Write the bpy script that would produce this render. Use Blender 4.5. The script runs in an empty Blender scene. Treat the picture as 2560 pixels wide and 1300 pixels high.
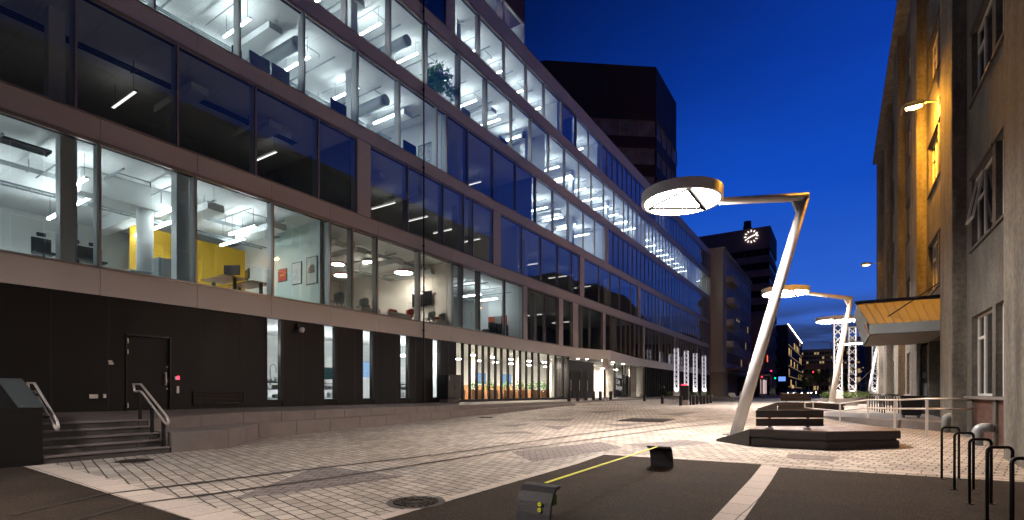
import bpy, bmesh, math, random
from mathutils import Vector, Matrix, noise
random.seed(7)
C = bpy.context.scene
col = C.collection

# ------------------------------------------------------------------ camera
TH = math.radians(32.69)
SN, CS = math.sin(TH), math.cos(TH)
EYE = 1.4
FPX = 1270.0
cam = bpy.data.cameras.new('camera'); camo = bpy.data.objects.new('camera', cam); col.objects.link(camo)
cam.sensor_width = 36; cam.lens = 36 * FPX / 2560; cam.shift_y = 330 / 2560
cam.clip_start = 0.1; cam.clip_end = 5000
camo.location = (0, 0, EYE); camo.rotation_euler = (math.pi / 2, 0, TH)
C.camera = camo
C.render.resolution_x = 1024; C.render.resolution_y = 520

# ------------------------------------------------------------------ dusk sky
w = bpy.data.worlds.new('World'); C.world = w; w.use_nodes = True
nt = w.node_tree; nt.nodes.clear()
def N(t, kind, **kw):
    n = t.nodes.new(kind)
    for k, v in kw.items():
        if k in n.inputs: n.inputs[k].default_value = v
        else: setattr(n, k, v)
    return n
out = N(nt, 'ShaderNodeOutputWorld'); bg = N(nt, 'ShaderNodeBackground')
tc = N(nt, 'ShaderNodeTexCoord'); sep = N(nt, 'ShaderNodeSeparateXYZ')
nt.links.new(tc.outputs['Generated'], sep.inputs[0])
ramp = N(nt, 'ShaderNodeValToRGB')
# faint wisps over the whole sky are mixed in further down
e = ramp.color_ramp.elements
e[0].position = 0.0; e[0].color = (0.045, 0.06, 0.17, 1)
e[1].position = 1.0; e[1].color = (0.0012, 0.004, 0.035, 1)
for p, c in ((0.07, (0.034, 0.070, 0.235)), (0.17, (0.013, 0.060, 0.30)), (0.34, (0.003, 0.037, 0.27)), (0.5, (0.0018, 0.023, 0.20)), (0.72, (0.0015, 0.012, 0.11))):
    x = e.new(p); x.color = (*c, 1)
nt.links.new(sep.outputs['Z'], ramp.inputs[0])
# the afterglow side (towards the street's far right) is brighter than the side behind the viewer
dot = N(nt, 'ShaderNodeVectorMath', operation='DOT_PRODUCT'); dot.inputs[1].default_value = (0.25, 0.97, 0.0)
nt.links.new(tc.outputs['Generated'], dot.inputs[0])
mr = N(nt, 'ShaderNodeMapRange'); mr.inputs[1].default_value = 0.45; mr.inputs[2].default_value = 0.93; mr.inputs[3].default_value = 0.17; mr.inputs[4].default_value = 0.95; mr.interpolation_type = 'SMOOTHSTEP'
nt.links.new(dot.outputs['Value'], mr.inputs[0])
# low cloud bank
mapn = N(nt, 'ShaderNodeMapping'); mapn.inputs['Scale'].default_value = (3.0, 3.0, 26.0)
nt.links.new(tc.outputs['Generated'], mapn.inputs[0])
no = N(nt, 'ShaderNodeTexNoise'); no.inputs['Scale'].default_value = 1.7; no.inputs['Detail'].default_value = 6
nt.links.new(mapn.outputs[0], no.inputs['Vector'])
cr = N(nt, 'ShaderNodeValToRGB'); cr.color_ramp.elements[0].position = 0.36; cr.color_ramp.elements[1].position = 0.54
nt.links.new(no.outputs[0], cr.inputs[0])
hr = N(nt, 'ShaderNodeValToRGB'); h = hr.color_ramp.elements
h[0].position = 0.03; h[0].color = (0.25, 0.25, 0.25, 1); h[1].position = 0.16; h[1].color = (0, 0, 0, 1); q = h.new(0.09); q.color = (1, 1, 1, 1); q = h.new(0.12); q.color = (1, 1, 1, 1)
nt.links.new(sep.outputs['Z'], hr.inputs[0])
mu = N(nt, 'ShaderNodeMath', operation='MULTIPLY'); nt.links.new(cr.outputs[0], mu.inputs[0]); nt.links.new(hr.outputs[0], mu.inputs[1])
mix = N(nt, 'ShaderNodeMixRGB'); mix.inputs[2].default_value = (0.012, 0.024, 0.075, 1)
nt.links.new(mu.outputs[0], mix.inputs[0]); nt.links.new(ramp.outputs[0], mix.inputs[1])
wn_ = N(nt, 'ShaderNodeTexNoise'); wn_.inputs['Scale'].default_value = 2.2; wn_.inputs['Detail'].default_value = 7; wn_.inputs['Roughness'].default_value = 0.6
wm_ = N(nt, 'ShaderNodeMapping'); wm_.inputs['Scale'].default_value = (1.0, 1.6, 3.5); nt.links.new(tc.outputs['Generated'], wm_.inputs[0]); nt.links.new(wm_.outputs[0], wn_.inputs['Vector'])
wr_ = N(nt, 'ShaderNodeMapRange'); wr_.inputs[1].default_value = 0.3; wr_.inputs[2].default_value = 0.7; wr_.inputs[3].default_value = 0.88; wr_.inputs[4].default_value = 1.12; nt.links.new(wn_.outputs[0], wr_.inputs[0])
ws_ = N(nt, 'ShaderNodeVectorMath', operation='SCALE'); nt.links.new(mix.outputs[0], ws_.inputs[0]); nt.links.new(wr_.outputs[0], ws_.inputs['Scale'])
nt.links.new(ws_.outputs[0], bg.inputs[0]); nt.links.new(mr.outputs[0], bg.inputs[1]); nt.links.new(bg.outputs[0], out.inputs[0])

C.view_settings.view_transform = 'Standard'; C.view_settings.look = 'None'
C.view_settings.exposure = 1.0; C.view_settings.gamma = 1.0; C.view_settings.use_curve_mapping = False
cy = C.cycles
cy.max_bounces = 7; cy.diffuse_bounces = 3; cy.glossy_bounces = 4; cy.transparent_max_bounces = 24
cy.sample_clamp_indirect = 4.0; cy.caustics_reflective = False; cy.caustics_refractive = False
cy.use_denoising = True
try: cy.use_light_tree = True
except Exception: pass

# ------------------------------------------------------------------ measuring helpers (real planes, real metres)
def rr(px): return (CS * FPX + SN * (px - 1280)) / (CS * (2095 - px))
def Y(px, X=17.0): return X * rr(px)                                   # street distance of a column of the view on the plane x = -X
def Z(px, py, X=17.0): return EYE + (980 - py) * X / (CS * (2095 - px))
def gz(y): return 0.0 if y < 9 else (0.025 * (y - 9) if y < 29 else 0.5)
def W(px, t, z=0.0):                                                    # point at depth t
    a = (px - 1280) / FPX * t
    return Vector((a * CS - t * SN, a * SN + t * CS, z))
def G(px, py):                                                          # point on the ground
    t = 20.0
    for _ in range(30):
        p = W(px, t); t = 0.5 * t + 0.5 * (EYE - gz(p.y)) * FPX / (py - 980)
    p = W(px, t); p.z = gz(p.y); return p

# ------------------------------------------------------------------ materials
def mat(name, c, rough=0.6, metal=0.0, var=0.0, vs=3.0, bump=0.0, bs=30.0, emit=None, es=0.0, spec=0.5, stretch=None, coat=0.0, fine=None):
    m = bpy.data.materials.new(name); m.use_nodes = True; t = m.node_tree; b = t.nodes['Principled BSDF']
    b.inputs['Base Color'].default_value = (*c, 1); b.inputs['Roughness'].default_value = rough; b.inputs['Metallic'].default_value = metal
    b.inputs['Specular IOR Level'].default_value = spec; b.inputs['Coat Weight'].default_value = coat
    if emit: b.inputs['Emission Color'].default_value = (*emit, 1); b.inputs['Emission Strength'].default_value = es
    if var or bump:
        g = N(t, 'ShaderNodeNewGeometry'); mp = N(t, 'ShaderNodeMapping')
        if stretch: mp.inputs['Scale'].default_value = stretch
        t.links.new(g.outputs['Position'], mp.inputs[0])
    if var:
        n = N(t, 'ShaderNodeTexNoise'); n.inputs['Scale'].default_value = vs; n.inputs['Detail'].default_value = 7; n.inputs['Roughness'].default_value = 0.65
        t.links.new(mp.outputs[0], n.inputs['Vector'])
        r = N(t, 'ShaderNodeMapRange'); r.inputs[1].default_value = 0.3; r.inputs[2].default_value = 0.7; r.inputs[3].default_value = 1 - var; r.inputs[4].default_value = 1 + var
        t.links.new(n.outputs[0], r.inputs[0])
        mx = N(t, 'ShaderNodeVectorMath', operation='SCALE'); mx.inputs[0].default_value = c
        src_ = r.outputs[0]
        if fine:
            nf = N(t, 'ShaderNodeTexNoise'); nf.inputs['Scale'].default_value = fine[0]; nf.inputs['Detail'].default_value = 3; t.links.new(g.outputs['Position'], nf.inputs['Vector'])
            rf = N(t, 'ShaderNodeMapRange'); rf.inputs[1].default_value = 0.35; rf.inputs[2].default_value = 0.65; rf.inputs[3].default_value = 1 - fine[1]; rf.inputs[4].default_value = 1 + fine[1]; t.links.new(nf.outputs[0], rf.inputs[0])
            mf = N(t, 'ShaderNodeMath', operation='MULTIPLY'); t.links.new(src_, mf.inputs[0]); t.links.new(rf.outputs[0], mf.inputs[1]); src_ = mf.outputs[0]
        t.links.new(src_, mx.inputs['Scale']); t.links.new(mx.outputs[0], b.inputs['Base Color'])
        r2 = N(t, 'ShaderNodeMapRange'); r2.inputs[1].default_value = 0.3; r2.inputs[2].default_value = 0.7; r2.inputs[3].default_value = max(rough - 0.08, 0.02); r2.inputs[4].default_value = min(rough + 0.1, 1)
        t.links.new(n.outputs[0], r2.inputs[0]); t.links.new(r2.outputs[0], b.inputs['Roughness'])
    if bump:
        n2 = N(t, 'ShaderNodeTexNoise'); n2.inputs['Scale'].default_value = bs; n2.inputs['Detail'].default_value = 5
        t.links.new(mp.outputs[0], n2.inputs['Vector'])
        bp = N(t, 'ShaderNodeBump'); bp.inputs['Strength'].default_value = bump; bp.inputs['Distance'].default_value = 0.02
        t.links.new(n2.outputs[0], bp.inputs['Height']); t.links.new(bp.outputs[0], b.inputs['Normal'])
    return m
def glow(name, c, s):
    m = bpy.data.materials.new(name); m.use_nodes = True; t = m.node_tree; t.nodes.clear()
    o = N(t, 'ShaderNodeOutputMaterial'); em = N(t, 'ShaderNodeEmission'); em.inputs[0].default_value = (*c, 1); em.inputs[1].default_value = s
    t.links.new(em.outputs[0], o.inputs[0]); return m
def glassmat(name, tint, ior=1.75, mul=1.0):
    m = bpy.data.materials.new(name); m.use_nodes = True; t = m.node_tree; t.nodes.clear()
    o = N(t, 'ShaderNodeOutputMaterial'); tr = N(t, 'ShaderNodeBsdfTransparent'); tr.inputs[0].default_value = (*tint, 1)
    gl = N(t, 'ShaderNodeBsdfGlossy'); gl.inputs['Roughness'].default_value = 0.015; gl.inputs[0].default_value = (0.9, 0.95, 1.0, 1)
    f = N(t, 'ShaderNodeFresnel'); f.inputs[0].default_value = ior
    # fresnel sees back faces with inverse ior; use the geometric incoming angle instead
    lw = N(t, 'ShaderNodeLayerWeight'); lw.inputs[0].default_value = 0.5
    g = N(t, 'ShaderNodeNewGeometry'); dp = N(t, 'ShaderNodeVectorMath', operation='DOT_PRODUCT')
    t.links.new(g.outputs['Incoming'], dp.inputs[0]); t.links.new(g.outputs['Normal'], dp.inputs[1])
    ab = N(t, 'ShaderNodeMath', operation='ABSOLUTE'); t.links.new(dp.outputs['Value'], ab.inputs[0])
    om = N(t, 'ShaderNodeMath', operation='SUBTRACT'); om.inputs[0].default_value = 1.0; t.links.new(ab.outputs[0], om.inputs[1])
    pw = N(t, 'ShaderNodeMath', operation='POWER'); pw.inputs[1].default_value = 5.0; t.links.new(om.outputs[0], pw.inputs[0])
    f0 = ((ior - 1) / (ior + 1)) ** 2 * mul
    ma = N(t, 'ShaderNodeMath', operation='MULTIPLY_ADD'); ma.inputs[1].default_value = 1 - f0; ma.inputs[2].default_value = f0; t.links.new(pw.outputs[0], ma.inputs[0])
    nz = N(t, 'ShaderNodeTexNoise'); nz.inputs['Scale'].default_value = 0.7; t.links.new(g.outputs['Position'], nz.inputs['Vector'])
    bp = N(t, 'ShaderNodeBump'); bp.inputs['Strength'].default_value = 0.02; bp.inputs['Distance'].default_value = 0.05
    t.links.new(nz.outputs[0], bp.inputs['Height']); t.links.new(bp.outputs[0], gl.inputs['Normal'])
    mx = N(t, 'ShaderNodeMixShader'); t.links.new(ma.outputs[0], mx.inputs[0]); t.links.new(tr.outputs[0], mx.inputs[1]); t.links.new(gl.outputs[0], mx.inputs[2])
    t.links.new(mx.outputs[0], o.inputs[0]); return m
def bricks(name, c1, c2, mortar, bw, bh, ms=0.012, rot=0.0, vertical=False, rough=0.75, bump=0.5, big=0.25, off=0.5):
    m = bpy.data.materials.new(name); m.use_nodes = True; t = m.node_tree; b = t.nodes['Principled BSDF']; b.inputs['Roughness'].default_value = rough
    b.inputs['Specular IOR Level'].default_value = 0.4
    g = N(t, 'ShaderNodeNewGeometry'); mp = N(t, 'ShaderNodeMapping'); t.links.new(g.outputs['Position'], mp.inputs[0])
    if vertical:
        mp.vector_type = 'POINT'; mp.inputs['Rotation'].default_value = (math.pi / 2, 0, rot)
        sx = N(t, 'ShaderNodeSeparateXYZ'); cx = N(t, 'ShaderNodeCombineXYZ'); t.links.new(g.outputs['Position'], sx.inputs[0])
        ad = N(t, 'ShaderNodeMath', operation='ADD'); t.links.new(sx.outputs[0], ad.inputs[0]); t.links.new(sx.outputs[1], ad.inputs[1])
        t.links.new(ad.outputs[0], cx.inputs[0]); t.links.new(sx.outputs[2], cx.inputs[1]); src = cx.outputs[0]
    else:
        mp.inputs['Rotation'].default_value = (0, 0, rot); src = mp.outputs[0]
    # slight wobble so that the courses are not ruler straight
    wn = N(t, 'ShaderNodeTexNoise'); wn.inputs['Scale'].default_value = 2.2; t.links.new(src, wn.inputs['Vector'])
    wv = N(t, 'ShaderNodeVectorMath', operation='MULTIPLY_ADD'); wv.inputs[1].default_value = (0.035, 0.035, 0); t.links.new(wn.outputs['Color'], wv.inputs[0]); t.links.new(src, wv.inputs[2])
    br = N(t, 'ShaderNodeTexBrick'); br.offset = off; br.inputs['Scale'].default_value = 1.0
    br.inputs['Color1'].default_value = (*c1, 1); br.inputs['Color2'].default_value = (*c2, 1); br.inputs['Mortar'].default_value = (*mortar, 1)
    br.inputs['Mortar Size'].default_value = ms; br.inputs['Brick Width'].default_value = bw; br.inputs['Row Height'].default_value = bh; br.inputs['Mortar Smooth'].default_value = 0.3
    t.links.new(wv.outputs[0], br.inputs['Vector'])
    n = N(t, 'ShaderNodeTexNoise'); n.inputs['Scale'].default_value = 0.55; n.inputs['Detail'].default_value = 8; n.inputs['Roughness'].default_value = 0.7; t.links.new(g.outputs['Position'], n.inputs['Vector'])
    r = N(t, 'ShaderNodeMapRange'); r.inputs[1].default_value = 0.3; r.inputs[2].default_value = 0.7; r.inputs[3].default_value = 1 - big; r.inputs[4].default_value = 1 + big; t.links.new(n.outputs[0], r.inputs[0])
    n3 = N(t, 'ShaderNodeTexNoise'); n3.inputs['Scale'].default_value = 40; n3.inputs['Detail'].default_value = 4; t.links.new(g.outputs['Position'], n3.inputs['Vector'])
    r3 = N(t, 'ShaderNodeMapRange'); r3.inputs[1].default_value = 0.3; r3.inputs[2].default_value = 0.7; r3.inputs[3].default_value = 0.85; r3.inputs[4].default_value = 1.15; t.links.new(n3.outputs[0], r3.inputs[0])
    mm = N(t, 'ShaderNodeMath', operation='MULTIPLY'); t.links.new(r.outputs[0], mm.inputs[0]); t.links.new(r3.outputs[0], mm.inputs[1])
    sc = N(t, 'ShaderNodeVectorMath', operation='SCALE'); t.links.new(br.outputs['Color'], sc.inputs[0]); t.links.new(mm.outputs[0], sc.inputs['Scale']); t.links.new(sc.outputs[0], b.inputs['Base Color'])
    inv = N(t, 'ShaderNodeMath', operation='MULTIPLY_ADD'); inv.inputs[1].default_value = -1.0; t.links.new(br.outputs['Fac'], inv.inputs[0]); t.links.new(n3.outputs[0], inv.inputs[2])
    bp = N(t, 'ShaderNodeBump'); bp.inputs['Strength'].default_value = bump; bp.inputs['Distance'].default_value = 0.01; t.links.new(inv.outputs[0], bp.inputs['Height']); t.links.new(bp.outputs[0], b.inputs['Normal'])
    return m

M = {}
M['panel'] = mat('panel', (0.53, 0.49, 0.465), 0.5, 0.0, 0.05, 0.9, 0.02, 3)
M['joint'] = mat('joint', (0.03, 0.027, 0.027), 0.7)
M['frame'] = mat('frame', (0.30, 0.27, 0.265), 0.4, 0.4, 0.05, 2)
M['mull_in'] = mat('mull_in', (0.72, 0.75, 0.75), 0.45)
M['black'] = mat('black', (0.0050, 0.0040, 0.0040), 0.55, 0.0, 0.25, 2.0, 0.03, 6, spec=0.25, stretch=(1, 1, 0.15))
M['blackm'] = mat('blackm', (0.014, 0.013, 0.015), 0.35, 0.5, 0.15, 6)
M['glass'] = glassmat('glass', (0.84, 0.88, 0.88), 1.8)
M['gglass'] = glassmat('gglass', (0.9, 0.9, 0.88), 1.55)
M['white'] = mat('white', (0.72, 0.74, 0.73), 0.7, 0, 0.04, 0.7)
M['ceil'] = bricks('ceil', (0.76, 0.77, 0.76), (0.72, 0.735, 0.73), (0.42, 0.43, 0.43), 2.4, 1.2, 0.006, rough=0.85, bump=0.1, big=0.04)
M['warmwall'] = mat('warmwall', (0.78, 0.74, 0.68), 0.7, 0, 0.04, 1)
M['greenw'] = mat('greenw', (0.55, 0.66, 0.62), 0.7, 0, 0.03, 1)
M['yellow'] = mat('yellow', (0.62, 0.36, 0.02), 0.6, 0, 0.06, 1)
M['carpet'] = mat('carpet', (0.16, 0.16, 0.17), 0.9)
M['greym'] = mat('greym', (0.30, 0.33, 0.34), 0.4, 0.2, 0.05, 3)
M['dkgrey'] = mat('dkgrey', (0.05, 0.055, 0.065), 0.6, 0, 0.1, 5)
M['wood'] = mat('wood', (0.36, 0.17, 0.07), 0.5, 0, 0.25, 5, stretch=(1, 8, 8))
M['lampwhite'] = mat('lampwhite', (0.78, 0.77, 0.76), 0.35, 0, 0.03, 4, coat=0.3)
M['rail'] = mat('rail', (0.62, 0.56, 0.52), 0.4, 0.3, 0.06, 6)
M['ring'] = glow('ring', (1.0, 0.89, 0.80), 102.0)
M['sodium'] = glow('sodium', (1.0, 0.42, 0.035), 2300.0)
M['sodium2'] = glow('sodium2', (1.0, 0.45, 0.06), 40.0)
M['tube'] = glow('tube', (0.90, 0.97, 1.0), 27.0)
M['warmdisc'] = glow('warmdisc', (1.0, 0.86, 0.72), 26.0)
M['led'] = glow('led', (0.92, 0.90, 1.0), 1.4)
M['uplight'] = glow('uplight', (1.0, 0.95, 0.92), 70.0)
M['letter'] = mat('letter', (0.8, 0.8, 0.8), 0.5, emit=(1, 1, 1), es=0.35)
M['tube_fill'] = glow('tube_fill', (1.0, 0.9, 0.85), 1.1)
M['spokeblack'] = mat('spokeblack', (0.0015, 0.0015, 0.0015), 0.9, spec=0.02)
M['blind'] = mat('blind', (0.30, 0.27, 0.26), 0.5, 0, 0.4, 0.6, spec=0.3)
M['cafed'] = glow('cafed', (1.0, 0.86, 0.72), 330.0)
M['tube2'] = glow('tube2', (0.9, 0.97, 1.0), 90.0)
M['glowlat'] = mat('glowlat', (0.8, 0.8, 0.82), 0.5, emit=(0.9, 0.87, 1.0), es=0.05)
M['down'] = glow('down', (1.0, 0.95, 0.9), 30.0)
M['pave'] = bricks('pave', (0.47, 0.415, 0.365), (0.29, 0.255, 0.225), (0.045, 0.036, 0.03), 0.25, 0.18, 0.013, rot=math.radians(14), big=0.24)
M['pavedark'] = bricks('pavedark', (0.21, 0.18, 0.17), (0.165, 0.142, 0.135), (0.04, 0.034, 0.03), 0.27, 0.19, 0.012, rot=math.radians(-32), big=0.12)
M['slabstone'] = bricks('slabstone', (0.50, 0.43, 0.38), (0.44, 0.375, 0.335), (0.10, 0.08, 0.07), 0.62, 0.62, 0.008, rot=math.radians(3), big=0.08, bump=0.3, off=0.0)
M['asphalt'] = mat('asphalt', (0.036, 0.026, 0.019), 0.9, 0, 0.5, 0.8, 0.9, 90, spec=0.2, fine=(55.0, 0.75))
M['road'] = mat('road', (0.09, 0.085, 0.085), 0.7, 0, 0.25, 0.4, 0.4, 60)
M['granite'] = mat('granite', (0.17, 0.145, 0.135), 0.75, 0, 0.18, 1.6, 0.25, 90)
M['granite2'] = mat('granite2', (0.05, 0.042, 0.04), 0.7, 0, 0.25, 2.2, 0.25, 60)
M['terr'] = bricks('terr', (0.17, 0.145, 0.135), (0.13, 0.112, 0.105), (0.045, 0.04, 0.036), 0.30, 0.15, 0.008, rot=0.0, big=0.15)
M['iron'] = mat('iron', (0.035, 0.024, 0.018), 0.6, 0.3, 0.3, 9, 0.3, 50)
M['render'] = mat('render', (0.125, 0.112, 0.095), 0.9, 0, 0.6, 1.3, 0.6, 45, stretch=(1.6, 1.6, 0.30), fine=(9.0, 0.18))
M['render2'] = mat('render2', (0.105, 0.096, 0.085), 0.92, 0, 0.5, 1.1, 0.8, 50, stretch=(1, 1, 0.5), fine=(12.0, 0.18))
M['redbrick'] = bricks('redbrick', (0.105, 0.040, 0.028), (0.065, 0.028, 0.021), (0.05, 0.042, 0.036), 0.235, 0.075, 0.006, vertical=True, rough=0.85, big=0.2)
M['winwhite'] = mat('winwhite', (0.62, 0.60, 0.57), 0.5, 0, 0.08, 6)
M['winglass'] = mat('winglass', (0.012, 0.012, 0.014), 0.04, 0, 0, spec=0.8)
M['darkglass'] = mat('darkglass', (0.02, 0.018, 0.018), 0.35, 0.0, spec=0.15)
M['zinc'] = mat('zinc', (0.13, 0.115, 0.095), 0.6, 0.0, 0.15, 2)
M['soffit'] = mat('soffit', (0.22, 0.18, 0.15), 0.6, 0, 0.1, 3)
M['bench'] = mat('bench', (0.035, 0.028, 0.026), 0.6, 0, 0.3, 4, 0.3, 40, stretch=(1, 1, 6))
M['benchtop'] = mat('benchtop', (0.085, 0.05, 0.034), 0.5, 0, 0.3, 5, 0.2, 40)
M['neon'] = mat('neon', (0.85, 0.85, 0.02), 0.5, emit=(0.9, 0.85, 0.0), es=0.0)
M['rubber'] = mat('rubber', (0.03, 0.027, 0.03), 0.55, 0, 0.3, 14, 0.4, 60)
M['leaf'] = mat('leaf', (0.07, 0.22, 0.04), 0.5, 0, 0.4, 9)
M['leaf2'] = mat('leaf2', (0.12, 0.20, 0.04), 0.5, 0, 0.4, 9)
M['bark'] = mat('bark', (0.08, 0.055, 0.04), 0.9, 0, 0.3, 9)
M['soil'] = mat('soil', (0.05, 0.04, 0.03), 0.9)
M['tower'] = mat('tower', (0.085, 0.048, 0.042), 0.7, 0, 0.2, 0.4)
M['tower2'] = mat('tower2', (0.40, 0.26, 0.215), 0.8, 0, 0.12, 0.3)
M['beige'] = mat('beige', (0.76, 0.68, 0.52), 0.85, 0, 0.15, 0.25, stretch=(1, 1, 0.2))
M['beige2'] = mat('beige2', (0.42, 0.34, 0.26), 0.85, 0, 0.15, 0.3)
M['hill'] = mat('hill', (0.012, 0.016, 0.018), 0.95, 0, 0.5, 0.02)
M['warmwin'] = glow('warmwin', (1.0, 0.62, 0.25), 0.35)
M['dimwin'] = glow('dimwin', (1.0, 0.70, 0.35), 0.18)
M['coolwin'] = glow('coolwin', (0.75, 0.85, 1.0), 0.25)
M['redl'] = glow('redl', (1.0, 0.03, 0.06), 2.5)
M['greenl'] = glow('greenl', (0.0, 0.9, 0.45), 1.5)
M['bluel'] = glow('bluel', (0.15, 0.3, 0.9), .7)
M['whitel'] = glow('whitel', (1.0, 0.92, 0.85), 5.0)
M['head'] = glow('head', (1.0, 0.88, 0.75), 60.0)
M['screenb'] = glow('screenb', (0.35, 0.6, 1.0), .5)
M['red'] = mat('red', (0.45, 0.05, 0.03), 0.6)
M['sign'] = mat('sign', (0.55, 0.5, 0.45), 0.5)
M['steel'] = mat('steel', (0.35, 0.35, 0.36), 0.3, 0.9, 0.1, 8)

# ------------------------------------------------------------------ mesh builder
ORG = {}
class MB:
    def __init__(s): s.v = []; s.f = []
    def add(s, vs, fs):
        n = len(s.v); s.v += [tuple(v) for v in vs]; s.f += [tuple(i + n for i in f) for f in fs]; return s
    def box(s, x0, x1, y0, y1, z0, z1):
        if x0 > x1: x0, x1 = x1, x0
        if y0 > y1: y0, y1 = y1, y0
        return s.add([(x0, y0, z0), (x1, y0, z0), (x1, y1, z0), (x0, y1, z0), (x0, y0, z1), (x1, y0, z1), (x1, y1, z1), (x0, y1, z1)],
                     [(0, 3, 2, 1), (4, 5, 6, 7), (0, 1, 5, 4), (1, 2, 6, 5), (2, 3, 7, 6), (3, 0, 4, 7)])
    def bar(s, a, b, wd, ht, up=(0, 0, 1)):
        a = Vector(a); b = Vector(b); d = (b - a).normalized(); u = Vector(up)
        sd = d.cross(u)
        if sd.length < 1e-4: sd = d.cross(Vector((1, 0, 0)))
        sd.normalize(); u = sd.cross(d).normalized(); sd *= wd / 2; u *= ht / 2
        vs = [a - sd - u, a + sd - u, a + sd + u, a - sd + u, b - sd - u, b + sd - u, b + sd + u, b - sd + u]
        return s.add(vs, [(0, 1, 2, 3), (7, 6, 5, 4), (0, 4, 5, 1), (1, 5, 6, 2), (2, 6, 7, 3), (3, 7, 4, 0)])
    def tube(s, pts, r, n=10, cap=True):
        pts = [Vector(p) for p in pts]; rs = r if isinstance(r, (list, tuple)) else [r] * len(pts); rings = []
        pu = None
        for i, p in enumerate(pts):
            if i == 0: d = pts[1] - p
            elif i == len(pts) - 1: d = p - pts[i - 1]
            else: d = (pts[i + 1] - p).normalized() + (p - pts[i - 1]).normalized()
            d.normalize()
            if pu is None: u = d.orthogonal().normalized()
            else:
                u = pu - d * pu.dot(d); u.normalize()
            pu = u; vv = d.cross(u); k = 1.0
            if 0 < i < len(pts) - 1:
                c = max(0.5, d.dot((p - pts[i - 1]).normalized())); k = 1.0 / c if c > 0.7 else 1.2
            rings.append([p + (u * math.cos(q) + vv * math.sin(q)) * rs[i] * k for q in [2 * math.pi * j / n for j in range(n)]])
        vs = [v for rg in rings for v in rg]; fs = []
        for i in range(len(rings) - 1):
            for j in range(n):
                a = i * n + j; b = i * n + (j + 1) % n; fs.append((a, b, b + n, a + n))
        if cap: fs.append(tuple(range(n))[::-1]); fs.append(tuple((len(rings) - 1) * n + j for j in range(n)))
        return s.add(vs, fs)
    def prism(s, poly, z0, z1):
        n = len(poly); vs = [(p[0], p[1], z0 if not callable(z0) else z0(p)) for p in poly] + [(p[0], p[1], z1 if not callable(z1) else z1(p)) for p in poly]
        ar = sum(poly[i][0] * poly[(i + 1) % n][1] - poly[(i + 1) % n][0] * poly[i][1] for i in range(n))
        top = tuple(range(n, 2 * n)); bot = tuple(range(n))[::-1]; sd = [(i, (i + 1) % n, (i + 1) % n + n, i + n) for i in range(n)]
        if ar < 0: top = top[::-1]; bot = bot[::-1]; sd = [f[::-1] for f in sd]
        return s.add(vs, [top, bot] + sd)
    def disc(s, c, r, z0, z1, n=32, ax='z'):
        c = Vector(c); p = []
        for j in range(n):
            q = 2 * math.pi * j / n; p.append((math.cos(q) * r, math.sin(q) * r))
        if ax == 'z': return s.prism([(c.x + a, c.y + b) for a, b in p], z0, z1)
        if ax == 'x': vs = [(x, c.y + a, c.z + b) for x in (z0, z1) for a, b in p]
        else: vs = [(c.x + a, y, c.z + b) for y in (z0, z1) for a, b in p]
        return s.add(vs, [tuple(range(n)), tuple(range(n, 2 * n))[::-1]] + [(i, i + n, (i + 1) % n + n, (i + 1) % n) for i in range(n)])
    def build(s, name, m, parent=None, bev=0.0, smooth=False, at=None):
        me = bpy.data.meshes.new(name)
        o_ = ORG.get(parent.name, Vector((0, 0, 0))) if parent else (Vector(at) if at is not None else Vector((0, 0, 0)))
        me.from_pydata([tuple(Vector(v) - o_) for v in s.v], [], s.f); me.update()
        bm = bmesh.new(); bm.from_mesh(me); bmesh.ops.recalc_face_normals(bm, faces=bm.faces); bm.to_mesh(me); bm.free()
        me.materials.append(M[m] if isinstance(m, str) else m)
        o = bpy.data.objects.new(name, me); col.objects.link(o)
        if parent: o.parent = parent
        else: o.location = o_
        ORG[o.name] = o_.copy()
        if bev:
            b = o.modifiers.new('b', 'BEVEL'); b.width = bev; b.segments = 2; b.limit_method = 'ANGLE'; b.angle_limit = math.radians(40)
        if smooth:
            for p in me.polygons: p.use_smooth = True
            if smooth == 'a':
                for p in me.polygons: p.use_smooth = len(p.vertices) == 4
        return o
def tag(o, label=None, cat=None, group=None, kind=None):
    if label: o['label'] = label
    if cat: o['category'] = cat
    if group: o['group'] = group
    if kind: o['kind'] = kind
    return o
def thing(name, loc, label, cat, group=None):
    o = bpy.data.objects.new(name, None); o.location = loc; o.empty_display_size = 0.3; col.objects.link(o); ORG[o.name] = Vector(loc)
    return tag(o, label, cat, group)
def dup(o, loc=None, rz=None, label=None, parent=None, scale=None):
    c = o.copy(); col.objects.link(c)
    if parent is not None: c.parent = parent
    if loc is not None: c.location = loc
    if rz is not None: c.rotation_euler = (0, 0, rz)
    if scale is not None: c.scale = scale
    if label: c['label'] = label
    for ch in [k for k in o.children]: dup(ch, parent=c)
    return c
def struct(mb, name, m): return tag(mb.build(name, m), kind='structure')
def sheet(name, poly, m, dz, kind='structure'):
    """flat sheet that follows the ground's two fold lines"""
    bm = bmesh.new(); vs = [bm.verts.new((p[0], p[1], 0)) for p in poly]; bm.faces.new(vs)
    for yy in (9.0, 29.0):
        bmesh.ops.bisect_plane(bm, geom=bm.verts[:] + bm.edges[:] + bm.faces[:], plane_co=(0, yy, 0), plane_no=(0, 1, 0))
    for v in bm.verts: v.co.z = gz(v.co.y) + dz
    bmesh.ops.recalc_face_normals(bm, faces=bm.faces)
    for f in bm.faces:
        if f.normal.z < 0: f.normal_flip()
    me = bpy.data.meshes.new(name); bm.to_mesh(me); bm.free(); me.materials.append(M[m]); o = bpy.data.objects.new(name, me); col.objects.link(o); o['kind'] = kind
    return o

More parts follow.
